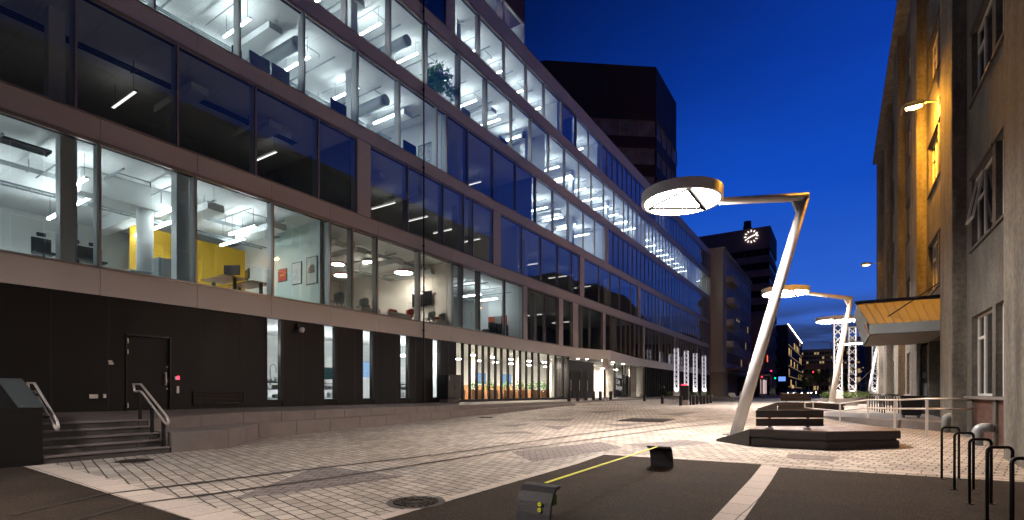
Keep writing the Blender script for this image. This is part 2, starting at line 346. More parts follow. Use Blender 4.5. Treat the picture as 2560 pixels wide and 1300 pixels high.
# ------------------------------------------------------------------ ground
g = MB()
ys = [-40, 9, 29, 60, 700]
for a, b in zip(ys[:-1], ys[1:]):
    g.add([(-300, a, gz(a)), (300, a, gz(a)), (300, b, gz(b)), (-300, b, gz(b))], [(0, 1, 2, 3)])
struct(g, 'plaza_paving', 'pave')
def gp(*pts): return [(G(*p).x, G(*p).y) for p in pts]
# asphalt at the lower left with the stone border
L0, L1, L2, L3 = G(60, 1167), G(254, 1236), G(342, 1260), G(470, 1298)
dirL = (L3 - L0).normalized()
far1 = L3 + dirL * 9
perp = Vector((dirL.y, -dirL.x, 0))
if perp.dot(L0) > 0 and False: perp = -perp
# asphalt lies on the viewer's left side of that line
sheet('asphalt_lane', [(L0.x, L0.y), (far1.x, far1.y), (-14, -14), (-30, -14), (-16.9, L0.y - 0.3), (-13.2, L0.y - 0.3)], 'asphalt', 0.004)
nrm = Vector((-dirL.y, dirL.x, 0))
if (L0 + nrm - Vector((-5, 12, 0))).length > (L0 - nrm - Vector((-5, 12, 0))).length: nrm = -nrm
b0, b1 = L0 + nrm * 0.42, far1 + nrm * 0.42
sheet('stone_border', [(L0.x, L0.y), (far1.x, far1.y), (b1.x, b1.y), (b0.x, b0.y)], 'slabstone', 0.008)
# asphalt play court with the pale crossing strip
A = G(1510, 1137); B = G(1905, 1162); Cc = G(1948, 1169); D = G(2560, 1206)
lf = G(960, 1300); dl = (lf - A).normalized(); lf2 = A + dl * 13
s0 = G(1780, 1300); s1 = G(1860, 1300)
ds0 = (s0 - B).normalized(); ds1 = (s1 - Cc).normalized(); s0 = B + ds0 * 9; s1 = Cc + ds1 * 9
sheet('asphalt_court', [(A.x, A.y), (B.x, B.y), (s0.x, s0.y), (lf2.x, lf2.y)], 'asphalt', 0.004)
dd = (D - Cc).normalized(); D2 = Cc + dd * 14
sheet('asphalt_court', [(Cc.x, Cc.y), (D2.x, D2.y), (D2.x, -9), (s1.x, s1.y)], 'asphalt', 0.004)
sheet('stone_strip', [(B.x, B.y), (Cc.x, Cc.y), (s1.x, s1.y), (s0.x, s0.y)], 'slabstone', 0.0045)
lit = MB()
for _ in range(240):
    a_ = Vector((random.uniform(-12.5, 2.2), random.uniform(3.5, 26), 0)); q_ = random.random() * 6.28; s_ = random.uniform(.015, .04); z_ = gz(a_.y) + .012
    lit.add([(a_.x + s_ * math.cos(q_ + t_) * (1 if k_ % 2 else .5), a_.y + s_ * math.sin(q_ + t_) * (1 if k_ % 2 else .5), z_ + .004 * k_) for k_, t_ in enumerate((0, 1.57, 3.14, 4.71))], [(0, 1, 2, 3)])
tag(lit.build('leaf_litter', 'bark'), 'tiny dry leaf scraps scattered over the plaza', 'litter', kind='stuff')
# narrow stone edging along the court
def edging(p, q, wd, inward):
    d = (q - p).normalized(); n = Vector((-d.y, d.x, 0)) * wd * inward
    sheet('court_edging', [(p.x, p.y), (q.x, q.y), (q.x + n.x, q.y + n.y), (p.x + n.x, p.y + n.y)], 'slabstone', 0.008)
edging(lf2, A, 0.16, 1); edging(A, D2, 0.2, 1)
# far carriageway
sheet('road', [(-14.5, 47), (30, 44), (60, 44), (60, 600), (-14.5, 600)], 'road', 0.004)
sheet('crosswalk', [(-13, 118), (20, 118), (20, 121), (-13, 121)], 'slabstone', 0.008)
# dark paving inlays
for poly in (((575, 1250), (800, 1165), (1010, 1192), (700, 1235)), ((1278, 1130), (1500, 1105), (1560, 1120), (1330, 1155)), 
             ((1200, 1085), (1310, 1078), (1340, 1084)), ((1360, 1066), (1430, 1064), (1395, 1076)), ((1320, 1050), (1440, 1046), (1420, 1054)), ((1500, 1062), (1640, 1056), (1560, 1066)),
             ((1450, 1030), (1560, 1026), (1500, 1034)), ((1560, 1112), (1720, 1100), (1780, 1108), (1640, 1122)), ((1970, 1134), (2100, 1142), (2080, 1154), (1966, 1146)),
             ((1640, 1036), (1760, 1028), (1700, 1040)), ((1240, 1065), (1330, 1058), (1290, 1068))):
    sheet('paving_inlay', gp(*poly), 'pavedark', 0.006)
# old dock rails, let into the paving
def rail_line(pts, name):
    mb = MB(); P = [G(*p) for p in pts]
    for a, b in zip(P[:-1], P[1:]):
        d = (b - a).normalized(); n = Vector((-d.y, d.x, 0)) * 0.045
        cuts = [a] + [a.lerp(b, (yy - a.y) / (b.y - a.y)) for yy in (9.0, 29.0) if (a.y - yy) * (b.y - yy) < 0] + [b]
        cuts.sort(key=lambda p: p.y)
        for c0, c1 in zip(cuts[:-1], cuts[1:]):
            z0, z1 = gz(c0.y) + 0.011, gz(c1.y) + 0.011
            mb.add([(c0.x - n.x, c0.y - n.y, z0), (c0.x + n.x, c0.y + n.y, z0), (c1.x + n.x, c1.y + n.y, z1), (c1.x - n.x, c1.y - n.y, z1)], [(0, 1, 2, 3)])
    o = mb.build(name, 'iron'); return o
r1 = rail_line([(30, 1290), (254, 1238), (800, 1171), (1185, 1125), (1454, 1086), (1700, 1056), (1860, 1042)], 'tram_rail')
r2 = rail_line([(130, 1318), (342, 1261), (800, 1200), (1238, 1131), (1700, 1069), (1900, 1047)], 'tram_rail')
for o, l in ((r1, 'rusty old rail let into the paving, on the office side'), (r2, 'rusty old rail let into the paving, on the play court side')): tag(o, l, 'rail', 'old rails in the paving')

def manhole(px, py, r, label):
    p = G(px, py); t = thing('manhole_cover', p, label, 'manhole cover', 'manhole covers in the paving')
    mb = MB(); n = 40
    ring = [(math.cos(2 * math.pi * j / n), math.sin(2 * math.pi * j / n)) for j in range(n)]
    vs = [(p.x + r * c, p.y + r * s, gz(p.y + r * s) + 0.012) for c, s in ring] + [(p.x + r * 0.8 * c, p.y + r * 0.8 * s, gz(p.y + r * .8 * s) + 0.014) for c, s in ring]
    mb.add(vs, [(j, (j + 1) % n, (j + 1) % n + n, j + n) for j in range(n)]); mb.build('rim', 'granite2', t)
    m2 = MB(); m2.add([(p.x + r * 0.8 * c, p.y + r * 0.8 * s, gz(p.y + r * .8 * s) + 0.013) for c, s in ring], [tuple(range(n))])
    for k in range(20):
        a = 2 * math.pi * k / 20
        for q0, q1 in ((0.28, 0.5), (0.56, 0.76)):
            c, s = math.cos(a), math.sin(a); a0 = Vector((p.x + r * q0 * c, p.y + r * q0 * s, p.z + 0.02)); a1 = Vector((p.x + r * q1 * c, p.y + r * q1 * s, p.z + 0.02)); m2.bar(a0, a1, 0.035 * q1 * 1.5, 0.014)
    m2.build('grate', 'iron', t)
manhole(1040, 1257, 0.37, 'round cast iron drain cover with radial slots beside the play court')
manhole(335, 1153, 0.33, 'round rusty manhole cover at the foot of the steps')
manhole(1215, 1044, 0.4, 'round dark manhole cover in front of the long terrace wall')
for px, py, l in ((1592, 1050, 'flat iron utility grate, the left one of the pair by the rails'), (1642, 1051, 'flat iron utility grate, the right one of the pair by the rails')):
    p = G(px, py); t = thing('utility_grate', p, l, 'grate', 'iron grates by the rails')
    mb = MB(); mb.prism([(p.x - .5, p.y - .9), (p.x + .5, p.y - .9), (p.x + .5, p.y + .9), (p.x - .5, p.y + .9)], lambda q: gz(q[1]) + .005, lambda q: gz(q[1]) + .015); mb.build('plate', 'iron', t)
    mb = MB()
    for k in range(8): mb.box(p.x - .44, p.x + .44, p.y - .8 + k * .22, p.y - .72 + k * .22, p.z - .0, p.z + .03)
    mb.build('rib', 'granite2', t)

# ------------------------------------------------------------------ terrace and steps
TZ = lambda p: 0.74 + 0.0441 * (-p[0] - 14.1)
te = thing('terrace', (-15, 10, 0), 'long two-tier stone terrace wall running along the foot of the office', 'terrace')
def wall_blocks(pts, z0, z1, parent, name, m, L=1.25):
    mb = MB()
    for a, b in zip(pts[:-1], pts[1:]):
        a = Vector((*a, 0)); b = Vector((*b, 0)); n = max(1, round((b - a).length / L)); d = (b - a) / n; s = Vector((-d.y, d.x, 0)).normalized() * 0.3
        for k in range(n):
            p = a + d * k + d.normalized() * 0.007; q = a + d * (k + 1) - d.normalized() * 0.007
            mb.prism([(p.x, p.y), (q.x, q.y), (q.x + s.x, q.y + s.y), (p.x + s.x, p.y + s.y)], z0, z1)
    return mb.build(name, m, parent, bev=0.006)
low = [(-12.95, 5.62), (-12.8, 6.86), (-14.66, 8.74), (-14.6, 30.5)]
up = [(-14.1, 5.62), (-15.05, 8.5), (-15.05, 34.5)]
lz = lambda p: 0.465 + max(0, p[1] - 8.7) * 0.0085
wall_blocks(low, lambda p: -0.1, lz, te, 'lower_tier', 'granite')
wall_blocks(up, lambda p: 0.2, lambda p: TZ(p), te, 'upper_tier', 'granite')
mb = MB(); inn = [(p[0] - 0.31, p[1]) for p in low]; inn[0] = (-13.2, 5.64); inn[1] = (-13.1, 6.7); inn[2] = (-14.9, 8.6)
mb.prism([(-13.2, 5.65), (-13.12, 6.72), (-14.88, 8.6), (-14.88, 30.5), (-15.4, 30.5), (-15.3, 8.5), (-14.3, 5.65)], 0.0, lambda p: lz(p) - 0.004); mb.build('tread', 'granite', te)
mb = MB(); mb.prism([(-14.38, 5.5), (-15.33, 8.56), (-15.33, 60), (-17.6, 60), (-17.6, -8), (-14.38, -8)], 0.0, lambda p: TZ(p) - 0.004); mb.build('deck', 'terr', te)
# ramped apron where the plaza rises to the entrance
mb = MB(); mb.add([(-15.32, 30.5, .69), (-12.9, 33.5, gz(33.5) + .003), (-12.9, 60, .503), (-15.32, 60, .7), (-14.6, 30.5, .503)], [(0, 4, 1), (0, 1, 2, 3)]); struct(mb, 'entrance_ramp', 'pave')
# steps
st = thing('stone_steps', (-13.5, 4.5, 0), 'five dark stone steps leading up to the black terrace door', 'steps')
NR, X0, X1 = 5, 12.95, 14.1
tr_ = (X1 - X0) / (NR - 1)
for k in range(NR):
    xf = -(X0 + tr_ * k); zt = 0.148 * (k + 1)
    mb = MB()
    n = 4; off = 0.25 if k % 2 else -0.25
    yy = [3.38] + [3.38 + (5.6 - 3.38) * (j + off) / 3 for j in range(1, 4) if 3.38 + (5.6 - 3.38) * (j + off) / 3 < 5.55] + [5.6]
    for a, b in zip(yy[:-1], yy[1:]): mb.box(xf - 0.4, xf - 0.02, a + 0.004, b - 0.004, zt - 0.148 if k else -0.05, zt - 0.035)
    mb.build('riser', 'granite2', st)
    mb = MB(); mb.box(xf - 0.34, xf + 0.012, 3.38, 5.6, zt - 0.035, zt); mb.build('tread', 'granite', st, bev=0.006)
# cheek wall, black, with sloping slate top
ck = thing('stair_cheek_wall', (-13.5, 3.0, 0), 'black cheek wall with a sloping slate top at the left of the steps', 'wall')
mb = MB(); pr = [(-12.9, -0.05), (-12.9, 1.10), (-14.25, 1.64), (-15.6, 1.64), (-15.6, -0.05)]
mb.add([(x, y, z) for y in (2.55, 3.36) for x, z in pr], [(0, 1, 2, 3, 4), (9, 8, 7, 6, 5)] + [(i, i + 5, (i + 1) % 5 + 5, (i + 1) % 5) for i in range(5)]); mb.build('wall_core', 'black', ck, bev=.006)
mb = MB(); pr = [(-12.88, 1.10), (-12.88, 1.13), (-14.25, 1.68), (-14.25, 1.65)]
mb.add([(x, y, z) for y in (3.0, 3.375) for x, z in pr], [(0, 1, 2, 3), (7, 6, 5, 4)] + [(i, i + 4, (i + 1) % 4 + 4, (i + 1) % 4) for i in range(4)]); mb.build('coping', mat('slate', (0.05, 0.058, 0.062), 0.45, 0, 0.25, 5, 0.2, 50), ck)
def handrail(y, label, posts):
    h = thing('handrail', (-13.5, y, 0), label, 'handrail', 'handrails of the stone steps')
    mb = MB(); zt, zb = 1.60, 0.80
    mb.tube([(-14.55, y, 1.42), (-14.62, y, 1.60), (-14.2, y, 1.585), (-12.86, y, .83), (-12.80, y, .72), (-12.86, y, .66), (-12.98, y, .70), (-14.12, y, 1.38), (-14.2, y, 1.41), (-14.55, y, 1.42)], 0.024, 8, cap=False); mb.build('rail', 'rail', h, smooth=True)
    if posts:
        for x, z0, z1 in ((-14.25, .74, 1.42), (-13.62, .44, 1.09), (-13.05, .15, .73)):
            mb = MB(); mb.box(x - .03, x + .03, y - .03, y + .03, z0, z1); mb.build('post', 'blackm', h)
    return h
handrail(5.5, 'looped pale steel handrail on black posts at the right of the steps', True)
h = handrail(3.56, 'looped pale steel handrail fixed to the black cheek wall', False)
mb = MB(); mb.box(-13.3, -13.26, 3.37, 3.56, .88, .92); mb.box(-14.0, -13.96, 3.37, 3.56, 1.32, 1.36); mb.build('bracket', 'blackm', h)

# ------------------------------------------------------------------ the office block
of = thing('office_building', (-17, 40, 0), 'long five-storey glass office block with pinkish metal bands, offices lit inside', 'office building')
S = [4.79, 8.90, 12.68, 16.46, 20.25]; T = [8.25, 12.09, 15.83, 19.53, 22.73]; BB = [4.02] + T; BT = S + [23.75]
XF = -17.0; Y0, Y1 = -8.0, 84.4
JO = 5.62
jy = [JO + 2.5 * k for k in range(-6, 33) if Y0 < JO + 2.5 * k < Y1 - 0.5]
def band(i, yl):
    mb = MB(); z0, z1 = BB[i] + 0.02, BT[i]
    e_ = [Y0] + yl + [Y1]
    for a, b in zip(e_[:-1], e_[1:]): mb.box(XF - 0.03, XF, a + 0.006, b - 0.006, z0 + 0.01, z1 - 0.02)
    o = mb.build('cladding_band', 'panel', of, bev=0.0)
    m2 = MB(); m2.box(XF - 0.28, XF - 0.031, Y0, Y1, z0, z1 - .03); m2.build('band_backing', 'joint', of)
    m3 = MB(); m3.box(XF - 0.28, XF + 0.03, Y0, Y1, z1 - 0.02, z1 + 0.008)
    if i: m3.box(XF - 0.2, XF + 0.02, Y0, Y1, z0 - 0.045, z0 - 0.0)
    m3.build('sill', 'frame', of)
    if i: 
        m4 = MB(); m4.box(XF - .21, XF - .15, Y0, Y1, z0 - .10, z0 - .05); m4.build('track', 'joint', of)
for i in range(6): band(i, jy)
# storey slabs (ceiling below, floor above) and back wall
def slab(z0, z1, xa=-29, ya=Y0, yb=Y1):
    mb = MB(); mb.box(xa, XF - 0.285, ya, yb, z0, z1); return mb
slab(BB[0] + 0.02, S[0] - 0.03).build('floor_slab', 'ceil', of)
for i in range(1, 5): slab(T[i - 1] + 0.01, S[i] - 0.03).build('floor_slab', 'ceil', of)
slab(T[4] + 0.01, 23.6).build('floor_slab', 'ceil', of)
mb = MB(); mb.box(-29.2, -29.0, Y0, Y1, 0.5, 23.7); mb.box(-29, XF - .3, Y0 - .2, Y0, .5, 23.7); mb.box(-29, XF - .0, Y1, Y1 + .25, 0.3, 23.75); mb.build('rear_wall', 'tower2', of)
mb = MB(); mb.box(-29.2, XF - .3, Y0, Y1, 23.62, 23.68); mb.build('roof', 'tower', of)

rows = [
 [(-900,-260,'D'),(-260,250,'L'),(250,490,'L'),(490,683,'L'),(683,826,'L'),(826,882,'W'),(882,944,'W'),(944,1050,'W'),(1050,1132,'W'),(1132,1157,'G'),(1157,1200,'G'),(1200,1263,'G'),(1263,1308,'G'),(1308,1319,'P'),
  (1319,1363,'D'),(1363,1397,'D'),(1397,1408,'P'),(1408,1432,'D'),(1432,1446,'P'),(1446,1475,'D'),(1475,1507,'D'),(1507,1514,'P')],
 [(-900,-180,'D'),(-180,190,'D'),(190,445,'D'),(445,640,'D'),(640,797,'D'),(797,893,'D'),(893,927,'P'),(927,1020,'E'),(1020,1108,'E'),(1108,1160,'E'),(1160,1183,'E'),(1183,1233,'E'),(1233,1252,'P'),
  (1252,1305,'E'),(1305,1353,'D'),(1353,1395,'D'),(1395,1430,'D'),(1430,1450,'D'),(1450,1461,'P'),(1461,1498,'D'),(1498,1526,'D'),(1526,1550,'D'),(1550,1578,'D'),(1578,1595,'D'),(1595,1602,'P')],
 [(-900,100,'D'),(100,387,'L'),(387,600,'L'),(600,761,'L'),(761,895,'L'),(895,1000,'L'),(1000,1093,'L'),(1093,1118,'L'),(1118,1170,'D'),(1170,1233,'D'),(1233,1290,'D'),(1290,1340,'D'),
  (1340,1384,'L'),(1384,1422,'L'),(1422,1459,'L'),(1459,1488,'L'),(1488,1513,'L'),(1513,1521,'P')],
 [(-900,500,'D'),(500,700,'L'),(700,867,'L'),(867,977,'L'),(977,1068,'L'),(1068,1150,'L'),(1150,1218,'L'),(1218,1280,'L'),(1280,1328,'L'),(1328,1373,'L'),(1373,1413,'L'),(1413,1448,'L'),(1448,1479,'L'),(1479,1510,'L'),(1510,1536,'L'),(1536,1560,'L')],
 [(-900,760,'D'),(760,930,'D'),(930,1062,'D'),(1062,1115,'D'),(1115,1138,'P'),(1138,1200,'L'),(1200,1262,'L'),(1262,1317,'L'),(1317,1362,'L'),(1362,1405,'L'),(1405,1441,'D'),(1441,1472,'L'),(1472,1504,'L')]]
tail = ['D', 'D', 'D', 'L', 'D']
wcount = 0; rest = MB(); restp = MB(); zones = []
def yv(px): return max(Y0, Y(px)) if px > -800 else Y0
for i, row in enumerate(rows):
    z0, z1 = S[i] + 0.008, T[i] - 0.025
    items = [(yv(a), yv(b), k) for a, b, k in row]
    y = items[-1][1]; n = 0
    while y < Y1 - 4.6:
        k = tail[i]
        if i == 4 and 57 < y < 60: k = 'L'
        if i == 0 and n % 9 == 8: items.append((y, y + 0.5, 'P')); y += 0.5
        if i == 1 and n % 7 == 5: items.append((y, y + 0.5, 'P')); y += 0.5
        items.append((y, y + 1.27, k)); y += 1.27; n += 1
    kk = 'L' if i == 3 else 'O'
    while y < Y1 - 1.3: items.append((y, y + 1.27, kk)); y += 1.27
    items.append((y, Y1, 'P' if i != 3 else 'L'))
    cur = None
    for a, b, k in items:
        if k == 'P' or k == 'O':
            mb = MB(); mb.box(XF - 0.28, XF - (0.002 if k == 'P' else 0.08), a + .004, b - .004, z0, z1); mb.build('pier' if k == 'P' else 'spandrel', 'panel' if k == 'P' else 'beige2', of)
        else:
            # frame: mullion on both jambs plus head and sill rail
            f = MB(); f.box(XF - 0.07, XF + 0.012, b - 0.03, b + 0.03, z0, z1); f.box(XF - 0.10, XF - 0.03, a + 0.03, b - 0.03, z0 + .003, z0 + 0.05); f.box(XF - 0.10, XF - 0.03, a + 0.03, b - 0.03, z1 - 0.05, z1 - .003); 
            pn = MB(); pn.box(XF - 0.065, XF - 0.05, a + 0.03, b - 0.03, z0 + 0.05, z1 - 0.05)
            fi = MB(); fi.box(XF - (0.34 if b < 24 else 0.2 if b < 36 else 0.11), XF - 0.072, b - 0.04, b + 0.04, z0, z1)
            if wcount < 98:
                fo = f.build('window', 'frame', of); pn.build('pane', 'glass', fo); fi.build('inner_mullion', 'mull_in', fo); wcount += 1
            else:
                rest.v += []; n0 = len(rest.v); rest.add(f.v, f.f); rest.add(fi.v, fi.f); restp.add(pn.v, pn.f)
        kz = {'P': cur, 'O': 'D'}.get(k, k)
        if kz != cur or (kz in 'DL' and zones and zones[-1][0] == i and zones[-1][2] - zones[-1][1] > 22):
            zones.append([i, a, b, kz]); cur = kz
        else: zones[-1][2] = b
ro = rest.build('far_window_frames', 'frame', of); ro['kind'] = 'stuff'
rp = restp.build('far_window_panes', 'glass', of); rp['kind'] = 'stuff'
# partitions between the rooms
for i, a, b, k in zones:
    mb = MB(); xb = -24.5 if i else -26
    mb.box(xb, XF - 0.37, b - 0.05, b + 0.05, S[i], T[i]); 
    mb.box(xb - .1, xb, a, b, S[i] - .02, T[i] + .0)
    mb.build('partition', {'L': 'white', 'W': 'warmwall', 'G': 'white', 'D': 'greym', 'E': 'warmwall'}[k], of)

# linear pendant lamps ------------------------------------------------
def pend(name, x, y, z, ceil, L, label, group):
    t = thing(name, (x, y, ceil), label, 'pendant lamp', group)
    mb = MB(); mb.box(x - L / 2, x + L / 2, y - .05, y + .05, z - .02, z + .02); mb.box(x - L / 2 - .01, x - L / 2, y - .05, y + .05, z - .035, z + .035); mb.box(x + L / 2, x + L / 2 + .01, y - .05, y + .05, z - .035, z + .035); mb.build('housing', 'greym', t)
    mb = MB(); mb.box(x - L / 2 + .01, x + L / 2 - .01, y - .04, y + .04, z - .034, z - .021); mb.box(x - L / 2 + .01, x + L / 2 - .01, y - .04, y + .04, z + .021, z + .034); mb.build('light_tube', 'tube', t)
    mb = MB()
    for q in (-.4, .4): mb.box(x + q * L - .005, x + q * L + .005, y - .005, y + .005, z + .036, ceil)
    mb.build('wire', 'dkgrey', t)
    return t
proto = pend('linear_pendant_lamp', -19.2, 0, 8.25 - .75, 8.25, 1.8, 'slim linear pendant lamp over the first upper floor desks', 'linear lamps in the first upper floor office')
ORD = 'first second third fourth fifth sixth seventh eighth ninth tenth eleventh twelfth thirteenth fourteenth fifteenth sixteenth seventeenth eighteenth nineteenth twentieth'.split() + ['%dth' % q for q in range(21, 60)]
CNT = {}
fl = ['first', 'second', 'third', 'fourth', 'fifth']
first = True
for i, a, b, k in zones:
    if k != 'L': continue
    y = a + 1.1; n = 0
    xs = (-18.9, -20.7, -22.5) if i == 0 else (-19.0, -22.3) if i < 4 else (-19.0,)
    while y < b - 0.3:
        for j, xx in enumerate(xs):
            if y > 60 and j: continue
            if i == 0 and xx < -21 and y > 10.5: continue
            yy = y + (0.6 if j else 0)
            if yy > b - 0.3: continue
            CNT[(i, j)] = CNT.get((i, j), -1) + 1; lb = 'linear lamp %s, %s from the left on the %s upper floor' % ('next to the glass' if j == 0 else 'deeper in the room', ORD[CNT[(i, j)]], fl[i]) if j < 2 else 'linear lamp in the deepest row, %s from the left on the first upper floor' % ORD[CNT[(i, j)]]
            gr = 'linear lamps in the %s upper floor offices' % fl[i]
            loc = (xx, yy, T[i])
            if first: proto.location = loc; proto['label'] = lb; proto['group'] = gr; first = False
            else:
                c = dup(proto, loc, label=lb); c['group'] = gr
        y += 2.5; n += 1

T3 = [q_ for q_ in proto.children if q_.name.startswith('light_tube')][0].data.copy(); T3.materials[0] = M['tube_fill']  # faint lamps added so the insides of the unlit offices show
k = 0
for i, a, b, kk in zones:
    if kk not in 'DE' or a > 45 or b < 1 or i > 3: continue
    y = max(a, 1) + 1.4
    while y < min(b, 45) - .5:
        c = dup(proto, (-20.4, y, T[i]), label='added faint fill lamp in the dark offices, %s from the left, %s upper floor' % (ORD[k % 40], fl[i])); c['group'] = 'added fill lamps in the dark offices'; k += 1
        for q_ in c.children:
            if q_.name.startswith('light_tube'): q_.data = T3
        y += 5 if kk == 'D' else 2.5
# services under the ceilings
def duct(x0, x1, y, z, r, label):
    mb = MB(); mb.tube([(x0 + (x1 - x0) * k / 10, y, z) for k in range(11)], [r * (1.0 if k % 2 else 1.03) for k in range(11)], 20)
    tag(mb.build('ventilation_duct', 'greym', at=((x0 + x1) / 2, y, z), smooth='a'), label, 'duct', 'round ducts under the office ceilings')
for px, i, l in ((965, 2, 'round spiral duct ending behind the third floor glass, left of the leafy plant'), (1020, 3, 'round spiral duct ending behind the fourth floor glass above the leafy plant'),
                 (1310, 2 + 1, 'round grey duct in the fourth floor office beyond the leafy plant'), (745, 2, 'small round duct hanging under the third floor ceiling near the desk screens')):
    y = Y(px, 18.1); duct(-18.1, -21.2, y, T[i] - .52, .25, l)
def beam(i, y, x0=-18.2, x1=-20.9):
    mb = MB(); z = T[i] - .42; mb.box(x0, x1, y - .28, y + .28, z - .13, z + .13)
    for q in (x0 - .4, x1 + .4): mb.box(q - .01, q + .01, y - .2, y - .18, z + .13, T[i]); mb.box(q - .01, q + .01, y + .18, y + .2, z + .13, T[i])
    tag(mb.build('chilled_beam', 'white', at=((x0 + x1) / 2, y, z), bev=.02), 'white box-shaped cooling unit hung under the %s upper floor ceiling' % fl[i], 'cooling unit', 'box units under the %s floor ceiling' % fl[i])
for i, pxs in ((0, (540, 700, 850, 905, 1000, 1085)), (2, (690, 1020, 1400, 1440)), (3, (900, 1235, 1340, 1430)), (1, (500, 690, 960, 1060))):
    for px in pxs: beam(i, Y(px, 18.2))
for i, x, a, b, l in ((0, -19.9, 2.5, 12.8, 'white pipes'), (0, -18.4, 13.2, 20.8, 'grey pipes with spotlights'), (2, -21, 5.6, 20.8, 'white pipes'), (3, -20.8, 10, 60, 'white pipes'), (1, -19, 1, 13, 'black pipes'), (4, -19.2, 22.6, 38, 'white pipes')):
    mb = MB()
    for k in range(3): mb.tube([(x - .13 * k, a, T[i] - .3), (x - .13 * k, b, T[i] - .3)], .03, 8)
    y = a + .5
    while y < b: mb.box(x - .34, x + .06, y - .02, y + .02, T[i] - .345, T[i] - .33); mb.box(x - .15, x - .13, y - .01, y + .01, T[i] - .33, T[i]); y += 1.9
    tag(mb.build('ceiling_pipes', 'dkgrey' if 'black' in l else 'greym', at=(x, a, T[i] - .3)), '%s running along under the %s upper floor ceiling' % (l, fl[i]), 'pipes')
# branch pipes, cable ladders and sprinkler lines in the lit rooms
for i, a, b, k in zones:
    if k not in 'LWG' or a > 62: continue
    mb = MB(); y = a + .55; n = 0
    while y < b - .2:
        zz = T[i] - .2 - .07 * (n % 3); x1 = -20.5 - (n % 2) * 1.6
        mb.tube([(-17.9, y, zz), (x1, y, zz)], .022 + .012 * (n % 2), 6)
        if n % 3 == 0:
            mb.tube([(-18.4, y, zz), (-18.4, y + .9, zz), (-18.4, y + .9, zz - .15)], .02, 6)
        y += 1.3; n += 1
    mb.build('branch_pipe', 'greym', of)
    mb = MB(); xx = -21.2
    mb.box(xx, xx + .02, a + .3, b - .3, T[i] - .62, T[i] - .56); mb.box(xx + .3, xx + .32, a + .3, b - .3, T[i] - .62, T[i] - .56)
    y = a + .4
    while y < b - .4: mb.box(xx + .02, xx + .3, y, y + .03, T[i] - .61, T[i] - .59); y += .3
    mb.build('cable_ladder', 'greym', of)
t = thing('air_duct', (-18.6, 2.2, T[0]), 'dark angular air duct at the far left of the first upper floor', 'duct')
mb = MB(); mb.box(-18.2, -18.9, 1.0, 3.1, T[0] - .62, T[0] - .3); mb.build('duct_body', 'greym', t, bev=.02)
mb = MB()
for q in range(3): mb.tube([(-18.15 - q * .16, 1.0, T[0] - .25), (-18.15 - q * .16, 4.9, T[0] - .28)], .055, 8)
mb.build('black_pipe', 'dkgrey', t)
# columns inside
def icol(x, y, i, label, r=None, wd=.36):
    mb = MB()
    if r: mb.tube([(x, y, S[i]), (x, y, T[i] - .75)], r, 24)
    else: mb.box(x - wd / 2, x + wd / 2, y - wd / 2, y + wd / 2, S[i] - .02, T[i])
    mb.build('column', 'white' if r or i else 'mull_in', of, smooth='a' if r else False)
for i in range(5):
    for k, y in enumerate([5.07, 7.9, 15.4, 22.9, 30.4, 37.9, 45.4, 52.9, 60.4, 67.9, 75.4]):
        if i and k == 1: continue
        if i == 0 and k > 1 and k < 4: continue
        icol((-17.75 if k > 1 else -17.62) if i == 0 else -18.5, y, i, '')
yc = Y(362, 19.6)
icol(-19.6, yc, 0, '', r=.24)
mb = MB(); mb.box(-19.3, -20.2, yc - 1.8, yc + .35, T[0] - .75, T[0] - .01); mb.box(-19.25, -25, yc + .36, yc + .8, T[0] - .5, T[0] - .01); mb.build('ceiling_beam', 'white', of)
mb = MB(); mb.box(-18.6, -19.6, 3.0, 3.9, T[0] - 1.1, T[0] - .35); mb.build('air_handler', 'greym', of, bev=.03)
mb = MB(); mb.tube([(-19.2, 3.55, S[0]), (-19.2, 3.55, T[0] - 1.0)], .27, 20); mb.build('column', 'white', of, smooth='a')
